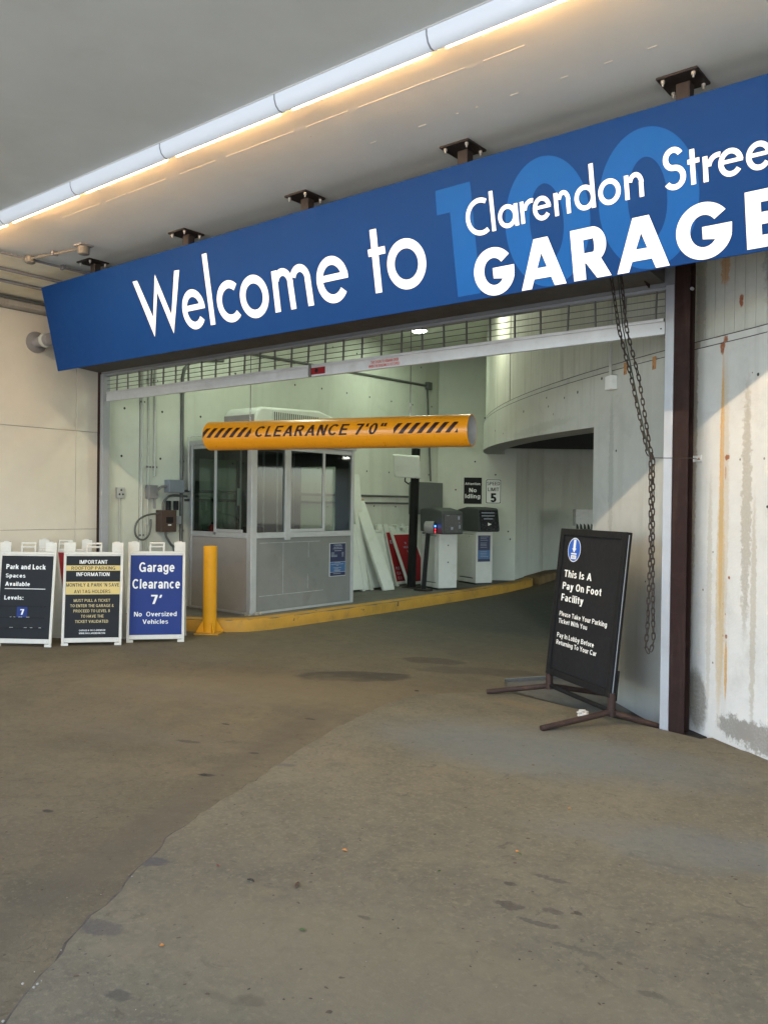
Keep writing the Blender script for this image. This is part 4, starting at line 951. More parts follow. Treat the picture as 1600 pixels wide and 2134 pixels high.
bp('floor_sill', m_alu, (BX1-.05, BX1-.004, BY0+.10, BY1-.06, BZ, BZ+.03), (BX0+.05, BX1-.085, BY0+.004, BY0+.045, BZ, BZ+.03))
bp('window_sill', m_alu, (BX1-.075, BX1-.002, BY0+.10, BY1-.06, 1.13, 1.205))
bp('window_sill', m_alu, (BX0+.05, BX1-.085, BY0+.0, BY0+.05, 1.13, 1.20))
bp('window_head', m_alu, (BX1-.055, BX1-.01, BY0+.10, BY1-.06, BT-.13, BT-.0605), (BX0+.05, BX1-.085, BY0+.01, BY0+.05, BT-.11, BT-.0605))
bp('mullion', m_alu, (BX1-.06, BX1+.002, 1.92, 2.03, 1.10, BT-.13))
bp('stile', m_alu, (BX1-.035, BX1-.005, 2.66, 2.71, 1.206, BT-.13))
bp('stile', m_alu, (-8.76, -8.715, BY0+.0, BY0+.03, 1.16, BT-.11))
bp('stile', m_alu, (-8.27, -8.25, BY0+.02, BY0+.04, 1.2, BT-.11))
bp('sliding_rail', m_alu, (BX1-.03, BX1+.004, 2.031, 2.659, 1.206, 1.245))
bp('sliding_rail', m_alu, (-8.714, -8.19, BY0-.004, BY0+.02, 1.201, 1.24))
for (a, b_, c_, d_) in ((BY0+.10, 1.919, 0, 0), (2.031, 2.659, .012, 0), (2.711, BY1-.061, 0, 0)):
    bp('pane', m_glass, (BX1-.03+c_, BX1-.026+c_, a, b_, 1.206, BT-.131), bev=0)
bp('pane', m_glass, (BX0+.051, -8.761, BY0+.02, BY0+.024, 1.201, BT-.111), bev=0); bp('pane', m_glass, (-8.714, BX1-.086, BY0+.012, BY0+.016, 1.201, BT-.111), bev=0)
# back and end windows with their frames, seen through the glass
bp('back_frame', m_int, (BX0+.0, BX0+.045, BY0+.05, 1.45, 1.131, BT-.061), (BX0+.0, BX0+.045, 2.15, BY1-.05, 1.131, BT-.061), (BX0, BX0+.045, 1.4501, 2.1499, 2.2, BT-.061))
bp('back_sill', m_int, (BX0, BX0+.05, 1.451, 2.149, 1.131, 1.2))
bp('pane', m_glass2, (BX0+.02, BX0+.024, 1.451, 2.149, 1.2001, 2.1999), bev=0)
for y in (2.35, 2.62, 2.9): bp('wall_stud', m_alu, (BX0+.0455, BX0+.07, y, y+.03, 1.131, BT-.061))
bp('end_frame', m_int, (BX0+.05, -9.10, BY1-.045, BY1-.01, 1.131, BT-.061), (-8.36, BX1-.06, BY1-.045, BY1-.01, 1.131, BT-.061), (-9.0999, -8.3601, BY1-.045, BY1-.01, 2.15, BT-.061))
bp('pane', m_glass2, (-9.099, -8.361, BY1-.03, BY1-.026, 1.131, 2.149), bev=0)
bp('counter', m_int, (-8.45, BX1-.08, BY0+.11, BY1-.07, 1.02, 1.06)); bp('counter', m_int, (BX0+.05, -8.46, BY0+.06, BY0+.5, 1.0, 1.05))
bp('door_handle', m_text, (BX0+.05, BX0+.08, 2.13, 2.16, 1.55, 1.80))
bp('roof_vent_pipe', m_dconduit, (BX0+.02, BX0+.05, BY0-.01, BY0+.01, BT, BT+.001), bev=0)
MB().tube(sm3([(BX0+.0, BY0-.012, 1.75), (BX0+.0, BY0-.02, 2.42), (BX0+.02, BY0+.0, 2.485), (BX0+.10, BY0+.03, 2.50), (BX0+.5, BY0+.1, 2.50)]), .013, 8).build('roof_conduit', m_conduit, bt, org=og, smooth=True)
F = frame(Vector((BX1-.0145, BY0, 0))-og, (0, 1, 0), (0, 0, 1))
for q in ((.16, 1.30, 1.065, 1.072), (.16, 1.38, .372, .379), (.585, .592, .38, 1.06), (1.07, 1.077, .85, 1.06), (1.06, 1.066, .42, .62)): rect(F, q[0], q[1], q[2], q[3], 0, .0012, m_scuff, bt, 'worn_line')
nb = rect(F, 1.50, 1.845, .555, 1.03, 0, .003, m_text, bt, 'notice_board')
rect(F, 1.51, 1.84, .76, 1.025, .0035, .0045, m_navy, nb, 'notice_print'); rect(F, 1.51, 1.84, .615, .757, .0035, .0045, m_midblue, nb, 'notice_print'); rect(F, 1.51, 1.84, .56, .612, .0035, .0045, m_navy, nb, 'notice_print')
Fn = frame(F.translation, (0, 1, 0), (0, 0, 1))
T('PARKING', nb, m_paleprint, Fn, 1.59, 1.76, .985, 1.012, .02, .006); T('INFORMATION', nb, m_paleprint, Fn, 1.59, 1.76, .958, .977, .02, .006)
for z, a, b_ in ((.944, 1.57, 1.78), (.915, 1.60, 1.75), (.887, 1.53, 1.60), (.870, 1.53, 1.60), (.852, 1.53, 1.66), (.834, 1.53, 1.66), (.887, 1.76, 1.80), (.870, 1.76, 1.80), (.852, 1.76, 1.80), (.834, 1.76, 1.80), (.742, 1.6, 1.73), (.722, 1.53, 1.80), (.705, 1.64, 1.69), (.672, 1.58, 1.75), (.655, 1.61, 1.69), (.638, 1.59, 1.74), (.625, 1.61, 1.72), (.588, 1.58, 1.74)):
    rect(F, a, b_, z, z+.008, .005, .0056, m_paleprint, nb, 'notice_line')
# broken footing at the corner
mb = MB()
for i in range(16):
    x = random.uniform(-8.2, -7.98); y = random.uniform(1.24, 1.5); r = random.uniform(.012, .035)
    mb.lathe([(r, 0), (r*.9, r*.5), (r*.3, r*.9)], 6, Matrix.Translation((x, y, BZ+.001)))
o = mb.build('rubble', m_crumb, kind='stuff')
# office chair back seen through the glass
t = thing('office_chair', 'black office chair back seen through the booth window', 'chair', (-8.5, 1.78, BZ)); 
MB().box(-.2, .2, -.03, .03, .80, 1.12).build('backrest', m_blackpanel, t, bevel=.028, seg=4)
MB().box(-.22, .22, -.02, .42, .44, .52).build('seat', m_blackpanel, t, bevel=.02, seg=3)
MB().tube([(0, .2, .0), (0, .2, .44)], .03, 10).build('stem', m_black, t); MB().box(-.02, .02, -.02, .0, .5, .85).build('spine', m_black, t)
MB().box(-.26, .26, .18, .22, .02, .05).box(-.02, .02, -.06, .46, .051, .08).build('foot_cross', m_black, t)
t = thing('fire_extinguisher', 'red fire extinguisher inside the booth by the side window', 'extinguisher', (-9.0, 1.5, 1.05))
MB().lathe([(.045, 0), (.05, .01), (.05, .20), (.03, .235), (.015, .24)], 16).build('cylinder', mat('red_cylinder', (.5, .03, .02), .35, .03), t, smooth=True)
MB().box(-.012, .05, -.01, .01, .241, .27).build('handle', m_black, t)

# rooftop air conditioner
t = thing('air_conditioner', 'rounded off-white air conditioning unit with louvres on the booth roof', 'air conditioner', (-8.72, 1.72, BT)); 
pr = [(0, 0), (0, .33), (.03, .42), (.10, .47), (1.25, .52), (1.55, .45), (1.78, .25), (1.9, 0)]
MY = Matrix(((0, 0, 1, 0), (1, 0, 0, 0), (0, 1, 0, 0), (0, 0, 0, 1)))
MB().prism([(y, z) for y, z in pr][::-1], -.33, .33, MY).build('housing', m_ac, t, bevel=.035, seg=3, smooth=True)
MB().box(-.30, .30, -.02, -.001, .03, .36).build('front_shroud', m_acside, t, bevel=.008)
MB().box(.3305, .336, .30, 1.25, .10, .44).build('grille_panel', m_ac, t)
for i in range(22): MB().box(.3362, .339, .33+i*.041, .345+i*.041, .12, .42).build('louvre_slot', m_slot, t)

# ================================================================== CLEARANCE TUBE
TA, TB = Vector((-7.55, .264, 2.345)), Vector((-4.53, 1.07, 2.335)); TR = .162
tl = (TB-TA).length; ax = (TB-TA).normalized(); nf = Vector((ax.y, -ax.x, 0)).normalized(); ut = Vector((0, 0, 1))
tb = thing('clearance_bar', 'hanging orange clearance pipe with black stripes reading CLEARANCE 7 feet 0 inches', 'barrier', TA)
MR = Matrix(((ax.x, nf.x, ut.x, 0), (ax.y, nf.y, ut.y, 0), (ax.z, nf.z, ut.z, 0), (0, 0, 0, 1)))
mb = MB(); n = 48
for xx, r in ((0, TR), (tl, TR), (tl, TR-.012), (0, TR-.012)):
    mb.v += [tuple(MR@Vector((xx, r*cos(2*pi*k/n), r*sin(2*pi*k/n)))) for k in range(n)]
o = MB(); o.v = mb.v; o.f = [(k, (k+1) % n, n+(k+1) % n, n+k) for k in range(n)]+[(n+k, n+(k+1) % n, 2*n+(k+1) % n, 2*n+k) for k in range(n)]+[(3*n+k, 3*n+(k+1) % n, (k+1) % n, k) for k in range(n)]
o.build('pipe_shell', m_orange, tb, smooth=True)
o = MB(); o.v = mb.v[2*n:]; o.f = [(k, (k+1) % n, n+(k+1) % n, n+k) for k in range(n)]; o.build('pipe_lining', m_pvcin, tb, smooth=True)
def wrap(me, m, name, ang0=radians(9)):
    """flat (x along the pipe, y round it, metres) wrapped onto the pipe"""
    bm = bmesh.new(); bm.from_mesh(me); bmesh.ops.triangulate(bm, faces=bm.faces)
    for k in range(-7, 8):
        bmesh.ops.bisect_plane(bm, geom=bm.verts[:]+bm.edges[:]+bm.faces[:], plane_co=(0, k*.011, 0), plane_no=(0, 1, 0))
    for v in bm.verts:
        a = ang0+v.co.y/TR; r = TR+.0018+v.co.z*.5; x_ = v.co.x; v.co = MR@Vector((x_, r*cos(a), r*sin(a)))
    bm.to_mesh(me); bm.free(); me.materials.clear(); me.materials.append(m); me.name = name
    o = bpy.data.objects.new(name, me); COL.objects.link(o); o.parent = tb; return o
me = text_mesh("CLEARANCE 7'0\"", .020, .26, 1.5); vs = me.vertices
ax0 = min(v.co.x for v in vs); bx0 = max(v.co.x for v in vs); ay0 = min(v.co.y for v in vs); by0 = max(v.co.y for v in vs)
for v in vs: v.co = Vector((.70+(v.co.x-ax0)/(bx0-ax0)*1.57, -.058+(v.co.y-ay0)/(by0-ay0)*.122, v.co.z))
wrap(me, m_maroon, 'lettering')
def clip(poly, x0, x1):
    def cut(P, f):
        out = []
        for i in range(len(P)):
            a, b = P[i], P[(i+1) % len(P)]; fa, fb = f(a), f(b)
            if fa >= 0: out.append(a)
            if (fa >= 0) != (fb >= 0): t_ = fa/(fa-fb); out.append((a[0]+(b[0]-a[0])*t_, a[1]+(b[1]-a[1])*t_))
        return out
    return cut(cut(poly, lambda p: p[0]-x0), lambda p: x1-p[0])
for s0, s1 in ((.005, .645), (2.345, 3.03)):
    x = s0-.15
    while x < s1+.1:
        P = clip([(x, -.055), (x+.052, -.055), (x+.145, .055), (x+.093, .055)], s0, s1)
        if len(P) >= 3:
            me = bpy.data.meshes.new('stripe'); me.from_pydata([(a, b, 0) for a, b in P], [], [tuple(range(len(P)))]); wrap(me, m_maroon, 'stripe')
        x += .100
# hanging wires and hooks
for s_x in (.53, 2.46):
    p = MR@Vector((s_x, 0, TR)); q = p+Vector((0, 0, 2.0))
    MB().tube([p+Vector((0, 0, .14)), q], .0045, 6).build('hanger_wire', m_rod, tb)
    MB().tube([p+Vector((0, .012*sin(a), .03+.028*cos(a)+.03)) for a in [2*pi*i/12 for i in range(12)]], .004, 6, closed=True).build('hook', m_bolt, tb, smooth=True)
    MB().tube([p+Vector((.012*sin(a), 0, .115+.028*cos(a))) for a in [2*pi*i/12 for i in range(12)]], .004, 6, closed=True).build('hook', m_bolt, tb, smooth=True)
    MB().tube([p, p+Vector((0, 0, .045))], .005, 6).build('eye_bolt', m_bolt, tb)

# ================================================================== BOLLARD
t = thing('bollard', 'yellow steel bollard with flared welded base in front of the booth', 'bollard', (-7.97, .62, 0))
og = (0, 0, 0)
MB().lathe([(.082, .02), (.082, 1.05), (.078, 1.062), (.03, 1.066)], 28).build('post', m_yellow, t, smooth=True)
MB().box(-.15, .15, -.15, .15, 0, .02, Matrix.Rotation(.6, 4, 'Z')).build('base_plate', m_yellow_kerb, t, bevel=.004)
for k in range(4):
    a = pi/4+k*pi/2+.6-.2; Mg = Matrix.Rotation(a, 4, 'Z')@Matrix.Rotation(pi/2, 4, 'X')
    MB().prism([(.075, .0205), (.165, .0205), (.165, .035), (.078, .17)], -.006, .006, Mg).build('gusset', m_yellow, t)

# ================================================================== FOLDING A-FRAME BOARDS
def aframe(label, loc, rz, panel_mat, frame_mat=m_plastic, spread=.42, lean=.12, group='folding sign boards', flatlean=None, name='folding_board'):
    """origin at the middle of the front feet; front faces -Y of its own axes"""
    t = thing(name, label, 'sign board', loc, rz, group)
    W, H = .635, 1.14
    up = Vector((0, lean, 1)).normalized(); F = frame((-W/2, 0, 0), (1, 0, 0), up)
    def leaf(F, s, nm):
        mb = MB()
        mb.box(0, .03, .03, 1.0, -.02, 0, F).box(W-.03, W, .03, 1.0, -.02, 0, F)                 # side rails
        mb.box(.0301, W-.0301, .035, .085, -.02, 0, F).box(0, .075, 0, .0299, -.02, 0, F).box(W-.075, W, 0, .0299, -.02, 0, F)
        mb.box(.0301, W-.0301, .985, 1.0, -.02, 0, F).box(0, W, 1.0001, 1.03, -.022, 0, F)
        mb.box(.0, .125, 1.0301, 1.135, -.022, 0, F).box(W-.125, W, 1.0301, 1.135, -.022, 0, F)
        mb.box(.0301, W-.0301, .0851, .9849, -.016, -.006, F)
        o = mb.build(nm, frame_mat, t, bevel=.004, seg=2)
        MB().box(.235, .255, 1.0301, 1.115, -.02, -.002, F).box(.385, .405, 1.0301, 1.115, -.02, -.002, F).box(.235, .405, 1.1151, 1.135, -.02, -.002, F).build('handle', frame_mat, t, bevel=.005, seg=2)
        return o
    leaf(F, 1, 'front_leaf')
    if flatlean is None:
        top = up*1.14; bk = (top-Vector((0, spread+.05, 0))).normalized(); F2 = frame((W/2, spread+.05, 0), (-1, 0, 0), bk)
    else: F2 = frame((W/2, .052, 0), (-1, 0, 0), up)
    leaf(F2, -1, 'back_leaf')
    for x_ in (.04, W-.10): MB().box(x_, x_+.06, 1.1351, 1.146, -.034, .004, F).build('hinge', frame_mat, t, bevel=.002)
    for x_, y_ in ((.05, 1.012), (W-.05, 1.012), (.05, .06), (W-.05, .06)): MB().lathe([(.006, 0), (.006, .002)], 8, F@Matrix.Translation((x_, y_, .0))).build('screw', m_bolt, t)
    if panel_mat: rect(F, .031, W-.031, .086, .984, -.0055, -.001, panel_mat, t, 'panel')
    return t, F
def placed(lx, ly, rx, ry, W=.635):
    a = atan2(ry-ly, rx-lx); return ((lx+rx)/2, (ly+ry)/2, 0), a
# blue board
loc, a = placed(-8.103, -.454, -7.69, .021)
t, F = aframe('blue folding board reading Garage Clearance 7 feet No Oversized Vehicles', loc, a, m_boardblue)
T('Garage', t, m_text, F, .125, .515, .765, .905, .018, 0); T('Clearance', t, m_text, F, .055, .580, .605, .715, .018, 0)
T("7\u2032", t, m_text, F, .262, .385, .432, .535, .022, 0); T('No  Oversized', t, m_text, F, .080, .548, .292, .345, .014, 0); T('Vehicles', t, m_text, F, .175, .455, .208, .258, .014, 0)
# middle board
loc, a = placed(-8.44, -1.06, -8.01, -.57)
t, F = aframe('black and gold folding board reading Important Rooftop Parking Information', loc, a, m_boardblack)
rect(F, .031, .604, .822, .880, -.0009, 0, m_gold, t, 'gold_band'); rect(F, .031, .604, .560, .700, -.0009, 0, m_gold, t, 'gold_band')
for s, x0, x1, y0, y1, m_ in (('IMPORTANT', .170, .465, .898, .940, m_text), ('ROOFTOP PARKING', .085, .550, .832, .869, m_darktext), ('INFORMATION', .140, .490, .762, .803, m_text),
    ('MONTHLY & PARK \u2019N SAVE', .036, .598, .645, .685, m_darktext), ('AVI TAG HOLDERS', .120, .505, .573, .612, m_darktext),
    ('MUST PULL A TICKET', .120, .505, .478, .510, m_goldtext), ('TO ENTER THE GARAGE &', .085, .545, .420, .452, m_goldtext), ('PROCEED TO LEVEL 8', .120, .505, .363, .395, m_goldtext),
    ('TO HAVE THE', .200, .440, .305, .337, m_goldtext), ('TICKET VALIDATED', .140, .490, .248, .280, m_goldtext),
    ('GARAGE @ 100 CLARENDON', .185, .460, .158, .176, m_text), ('WWW.100CLARENDON.COM', .185, .460, .126, .144, m_text)):
    T(s, t, m_, F, x0, x1, y0, y1, .016, .0008)
# left board
loc, a = placed(-8.905, -1.51, -8.425, -1.16)
t, F = aframe('black folding board reading Park and Lock Spaces Available, at the left edge', (loc[0]-.03, loc[1]-.02, 0), a, m_boardblack)
for s, x0, x1, y0, y1 in (('Park and Lock', .085, .525, .838, .892), ('Spaces', .085, .305, .735, .790), ('Available', .085, .360, .655, .700), ('Levels:', .085, .298, .505, .550)): T(s, t, m_text, F, x0, x1, y0, y1, .026, .0003)
rect(F, .083, .535, .622, .629, -.0009, .0003, m_text, t, 'rule')
rect(F, .235, .350, .318, .432, -.0009, .002, m_boardblue, t, 'number_card'); T('7', t, m_text, F, .273, .315, .345, .405, .03, .0025)
for y_ in (.308, .195, .430):
    rect(F, .05, .55, y_, y_+.010, -.0009, .005, m_blackpanel, t, 'card_rail')
    if y_ < .4:
        for k in range(6):
            x_ = random.uniform(.06, .5); rect(F, x_, x_+random.uniform(.01, .03), y_+.010, y_+.013, 0, .005, m_text, t, 'worn_fleck')
# a fourth board standing behind, with a red face
t, F = aframe('white folding board with red face standing behind the two left boards', (-9.02, -.72, 0), radians(38), m_red)

# folded boards and planks leaning behind the booth
def leaner(kind, label, x, y, ztilt, panel=None, dz=.152, rz=pi/2):
    return
GL = 'folded boards leaning on the garage wall'
t, F = aframe('rear red folded board leaning on the wall beside the black post', (-9.02, 5.98, .152), pi/2, m_red, m_ac, flatlean=1, lean=.30, group=GL)
T('E', t, m_paleprint, F, .08, .14, .78, .84, .02, 0); T('C', t, m_paleprint, F, .17, .23, .68, .74, .02, 0)
for s, y_ in (('PLE', .30), ('CLA', .21), ('ST. E', .12)): T(s, t, m_paleprint, F, .08, .20, y_, y_+.05, .02, 0)
t, F = aframe('front red folded board leaning on the wall behind the black post', (-8.83, 6.10, .152), pi/2, m_red, m_ac, flatlean=1, lean=.44, group=GL)
for s, y_, x_ in (('N', .80, .27), ('HEA', .72, .20), ('M', .64, .27)): T(s, t, m_paleprint, F, x_, x_+.045*len(s), y_, y_+.04, .02, 0)
t, F = aframe('blank white folded board leaning on the wall right of the tall planks', (-8.93, 5.16, .152), pi/2, None, m_ac, flatlean=1, lean=.28, group=GL)
t, F = aframe('blank white folded board just behind the booth corner', (-8.9, 4.35, .152), pi/2, None, m_ac, flatlean=1, lean=.22, group=GL)
def plank(label, p0, p1, w_, th, cap=None):
    p0, p1 = Vector(p0), Vector(p1); up = (p1-p0).normalized(); rt = Vector((.05, 1, 0)).normalized(); F = frame(p0, rt, up); L_ = (p1-p0).length
    t = thing('barricade_plank', label, 'plank', p0, 0, 'planks leaning on the garage wall'); Fl = Matrix.Translation(-p0)@F
    MB().box(0, w_, 0, L_, -th, 0, Fl).build('plank_body', m_ac, t, bevel=.006)
    MB().box(.004, w_-.004, .02, L_-.02, .0, .004, Fl).build('face_rib', m_ac, t)
    if cap: MB().box(-.002, w_+.002, L_+.0001, L_+.02, -th-.002, .002, Fl).build('end_cap', m_yellow_kerb, t)
plank('tall white barricade plank with ochre top end leaning behind the booth', (-8.72, 4.93, .155), (-9.27, 4.75, 1.66), .27, .05, 1)
plank('taller plain white plank leaning furthest back behind the booth', (-9.0, 4.66, .152), (-9.30, 4.72, 2.1), .20, .03)

# ================================================================== BLACK POST WITH WHITE READER PANEL
t = thing('reader_mast', 'tall black post with a tilted square white antenna panel beside the red boards', 'post', (-8.72, 5.68, .152))
lx = .045
MB().box(-.055, .055, -.055, .055, 0, 2.42, Matrix.Rotation(radians(1.6), 4, 'Y')).build('post', m_black, t, bevel=.004)
MB().box(-.12, .12, -.12, .12, 0, .012).build('base_plate', m_bracket, t)
Fp = frame(Vector((.0, -.17, 2.10)), Vector((cos(radians(32)), sin(radians(32)), -.06)), Vector((.07, -.22, 1)))
MB().box(-.23, .23, -.20, .20, -.05, 0, Fp).build('antenna_panel', m_ac, t, bevel=.015, seg=3)
MB().box(-.215, .215, -.185, .185, .0005, .012, Fp).build('panel_cover', m_ac, t, bevel=.006)
MB().tube([(-.05, -.14, 1.92), (-.09, -.1, 1.85), (-.04, -.05, 1.80)], .012, 6).build('cable', m_black, t)

# ================================================================== TICKET MACHINES
PH = radians(24)
def dispenser(label, loc):
    """origin at the near vertical edge; x runs to the left face, y to the right face"""
    t = thing('ticket_machine', label, 'ticket machine', loc, 0, 'ticket machines on the island')
    A_ = Vector((-cos(PH), sin(PH), 0)); B_ = Vector((sin(PH), cos(PH), 0)); w1, w2 = .62, .36
    def P(a, b, z): return A_*a+B_*b+Vector((0, 0, z))
    M_ = Matrix(((-A_.x, B_.x, 0, 0), (-A_.y, B_.y, 0, 0), (0, 0, 1, 0), (0, 0, 0, 1)))
    MB().box(-w1, 0, 0, w2, .03, .98, M_).build('cabinet', m_machine, t, bevel=.006)
    MB().box(-w1+.02, -.02, .02, w2-.02, 0, .029, M_).build('plinth', m_slot, t)
    MB().box(-w1+.09, -.10, -.006, -.0005, .13, .90, M_).build('door', m_machine, t, bevel=.003)
    MB().box(-w1+.08, -.09, -.004, -.0004, .11, .122, M_).box(-w1+.09, -.09, -.004, -.0004, .915, .922, M_).build('door_gap', m_slot, t)
    return t, M_, w1, w2
t, M_, w1, w2 = dispenser('nearer white ticket machine with grey cover and black card face', (-8.14, 5.68, .15))
MB().box(-w1+.05, -w1+.15, -.004, -.0004, .94, .965, M_).build('vent', m_slot, t)
for z in (.47, .76): MB().lathe([(.012, 0), (.012, .006)], 10, M_@Matrix.Translation((.0006, w2*.5, z))@RX).build('lock', m_slot, t)
hd = MB().prism([(-.60, .985), (.14, .95), (.14, 1.30), (.10, 1.345), (-.25, 1.40), (-.58, 1.39), (-.62, 1.34)], -.03, w2+.03, M_@Matrix(((1,0,0,0),(0,0,1,0),(0,1,0,0),(0,0,0,1)))).build('cover', m_charcoal, t, bevel=.02, seg=3)
MB().box(.1405, .148, .0, w2-.01, .975, 1.29, M_).build('card_face', m_blackgloss, t, bevel=.004)
for a, b_, c_, d_ in ((.05, .11, 1.265, 1.275), (.14, .18, 1.03, 1.075), (.30, .325, 1.05, 1.11), (.30, .315, 1.14, 1.155), (.28, .31, 1.2, 1.26)): MB().box(.1482, .150, a, b_, c_, d_, M_).build('slot_mark', m_paleprint, t)
t, M_, w1, w2 = dispenser('further white ticket machine with dark cover, white arrow and blue notice', (-8.21, 6.95, .15))
MB().lathe([(.010, 0), (.010, .006)], 10, M_@Matrix.Translation((-.22, -.0005, .88))@Matrix.Rotation(pi/2, 4, 'X')).build('lock', m_slot, t)
MB().prism([(-.60, .985), (.14, .97), (.16, 1.02), (.10, 1.38), (.06, 1.40), (-.30, 1.42), (-.60, 1.37)], -.03, w2+.05, M_@Matrix(((1,0,0,0),(0,0,1,0),(0,1,0,0),(0,0,0,1)))).build('cover', m_charcoal, t, bevel=.02, seg=3)
Ff = frame(M_@Vector((.163, 0, 1.02)), M_.to_3x3()@Vector((0, 1, 0)), M_.to_3x3()@Vector((-.06/.36, 0, 1)))
rect(Ff, -.02, w2+.03, -.03, .345, -.002, .003, m_blackgloss, t, 'card_face')
for y_, a, b_ in ((.29, .03, .31), (.235, .03, .31), (.18, .07, .27)): rect(Ff, a, b_, y_, y_+.016, .0035, .0045, m_paleprint, t, 'printed_line')
letter([('P', [(.15, .06), (.23, .09), (.15, .12)])], m_text, .004, t, Ff, 'arrow')
nb = MB().box(.0005, .003, .04, w2-.05, .42, .90, M_).build('notice_board', m_navy, t)
MB().box(.0034, .0045, .045, w2-.055, .47, .63, M_).build('notice_print', m_midblue, nb)
for z in (.87, .845, .81, .76, .735, .71, .68, .60, .57, .54, .51): MB().box(.0048, .0055, .09, .22+random.uniform(0, .05), z, z+.006, M_).build('notice_line', m_paleprint, nb)

# proximity reader on its leaning post
t = thing('card_reader', 'round grey proximity reader with blue and red lights on a black post', 'card reader', (-8.27, 5.42, .15))
pa, pb = Vector((0, 0, 0)), Vector((-.0, .12, .99))
MB().tube([pa, pb], .048, 4).build('post', m_black, t)
MB().box(-.13, .13, -.10, .10, 0, .03).build('base_plate', m_bracket, t, bevel=.006)
ax_ = Vector((.90, .35, 0)).normalized(); c0 = pb+Vector((-.06, .0, .07)); Fr = frame(c0, Vector((-ax_.y, ax_.x, 0)), (0, 0, 1))
if Fr.col[2].xyz.dot(ax_) < 0: Fr = frame(c0, Vector((ax_.y, -ax_.x, 0)), (0, 0, 1))
MB().lathe([(.105, 0), (.112, .01), (.112, .15), (.105, .16)], 32, Fr).build('reader_body', m_lead, t, smooth=True)
MB().lathe([(.102, .1605), (.100, .170)], 32, Fr).build('reader_face', m_blackgloss, t, smooth=True)
rect(Fr, -.04, .04, .012, .042, .171, .174, m_led_b, t, 'display')
for dx, dy in ((0, -.025), (0, -.07)): MB().lathe([(.014, .171), (.012, .175)], 12, Fr@Matrix.Translation((dx, dy, 0))).build('led', m_led_r, t)

# wall signs
FWr = lambda x, z: frame(W0+WD*x+Vector((0, 0, z))+WN*.002, WD, (0, 0, 1))
F = FWr(.51, 1.63); t = thing('wall_sign', 'small black wall sign reading Attention: No Idling', 'sign', F.translation); Fl = frame((0, 0, 0), WD, (0, 0, 1))
rect(Fl, 0, .345, 0, .51, 0, .006, m_blackpanel, t, 'sign_plate')
T('Attention:', t, m_text, Fl, .02, .325, .365, .415, .018, .0075); T('No', t, m_text, Fl, .10, .245, .225, .305, .02, .0075); T('Idling', t, m_text, Fl, .025, .315, .085, .19, .02, .0075)
F = FWr(.925, 1.63); t = thing('speed_limit_sign', 'small white wall sign reading SPEED LIMIT 5', 'sign', F.translation)
pts = []
for cx_, cy_, a0 in ((.285, .46, 0), (.03, .46, 90), (.03, .03, 180), (.285, .03, 270)):
    for k in range(5): a = radians(a0+k*22.5); pts.append((cx_+.025*cos(a), cy_+.025*sin(a)))
MB().prism(pts, 0, .003, Fl).build('sign_plate', m_text, t)
q = [((x_-.1575)*.95+.1575, (y_-.245)*.965+.245) for x_, y_ in pts]
letter([('P', q)], m_blackpanel, .0035, t, Fl, 'border'); q = [((x_-.1575)*.87+.1575, (y_-.245)*.915+.245) for x_, y_ in pts]; letter([('P', q)], m_text, .0045, t, Fl, 'border_inner')
T('SPEED', t, m_blackpanel, Fl, .035, .28, .365, .435, .014, .0065); T('LIMIT', t, m_blackpanel, Fl, .05, .265, .25, .32, .014, .0065); T('5', t, m_blackpanel, Fl, .10, .215, .035, .21, .03, .0065)
# white box with a black fringe on the passage wall
pbx = Vector((-7.915, 10.785, 1.18)); t = thing('barrier_box', 'white box with black toothed lower edge, seen above the black stand sign', 'box', pbx)
Fb = frame((0, 0, 0), (.78, .627, 0), (0, 0, 1))
MB().box(-.18, .4, 0, .36, -.3, 0, Fb).build('box_body', m_paint, t, bevel=.01)
for k in range(7): letter([('P', [(-.17+k*.08, -.06), (-.11+k*.08, -.06), (-.13+k*.08, .03), (-.17+k*.08, .06)])], m_slot, .001, t, Fb, 'fringe')
MB().lathe([(.018, 0), (.018, .005)], 10, Fb@Matrix.Translation((.27, .1, 0))).build('lock', m_slot, t)
MB().box(-.02, .3, -1.2, -.061, -.28, -.05, Fb).build('pedestal', m_box2, t)

# ================================================================== BLACK STAND SIGN
yaw = -.586; ln = .107; BW, BH = .947, 1.212
t = thing('stand_sign', 'black framed stand sign reading This Is A Pay On Foot Facility', 'sign', (-3.284, .323, 0)); 
rt = Vector((cos(yaw), sin(yaw), 0)); bk = Vector((-sin(yaw), cos(yaw), 0)); up = Vector((0, 0, 1))*cos(ln)+bk*sin(ln)
F = frame((0, 0, .20), rt, up)
fw_ = .055
MB().box(0, fw_, 0, BH, -.04, .012, F).box(BW-fw_, BW, 0, BH, -.04, .012, F).box(fw_+.0001, BW-fw_-.0001, 0, fw_, -.04, .012, F).box(fw_+.0001, BW-fw_-.0001, BH-fw_, BH, -.04, .012, F).build('frame', m_black, t, bevel=.004)
rect(F, fw_+.0002, BW-fw_-.0002, fw_+.0002, BH-fw_-.0002, -.03, -.004, m_blackpanel, t, 'panel')
MB().box(BW+.0002, BW+.003, .02, BH-.02, -.016, -.010, F).build('edge_trim', m_guide, t)
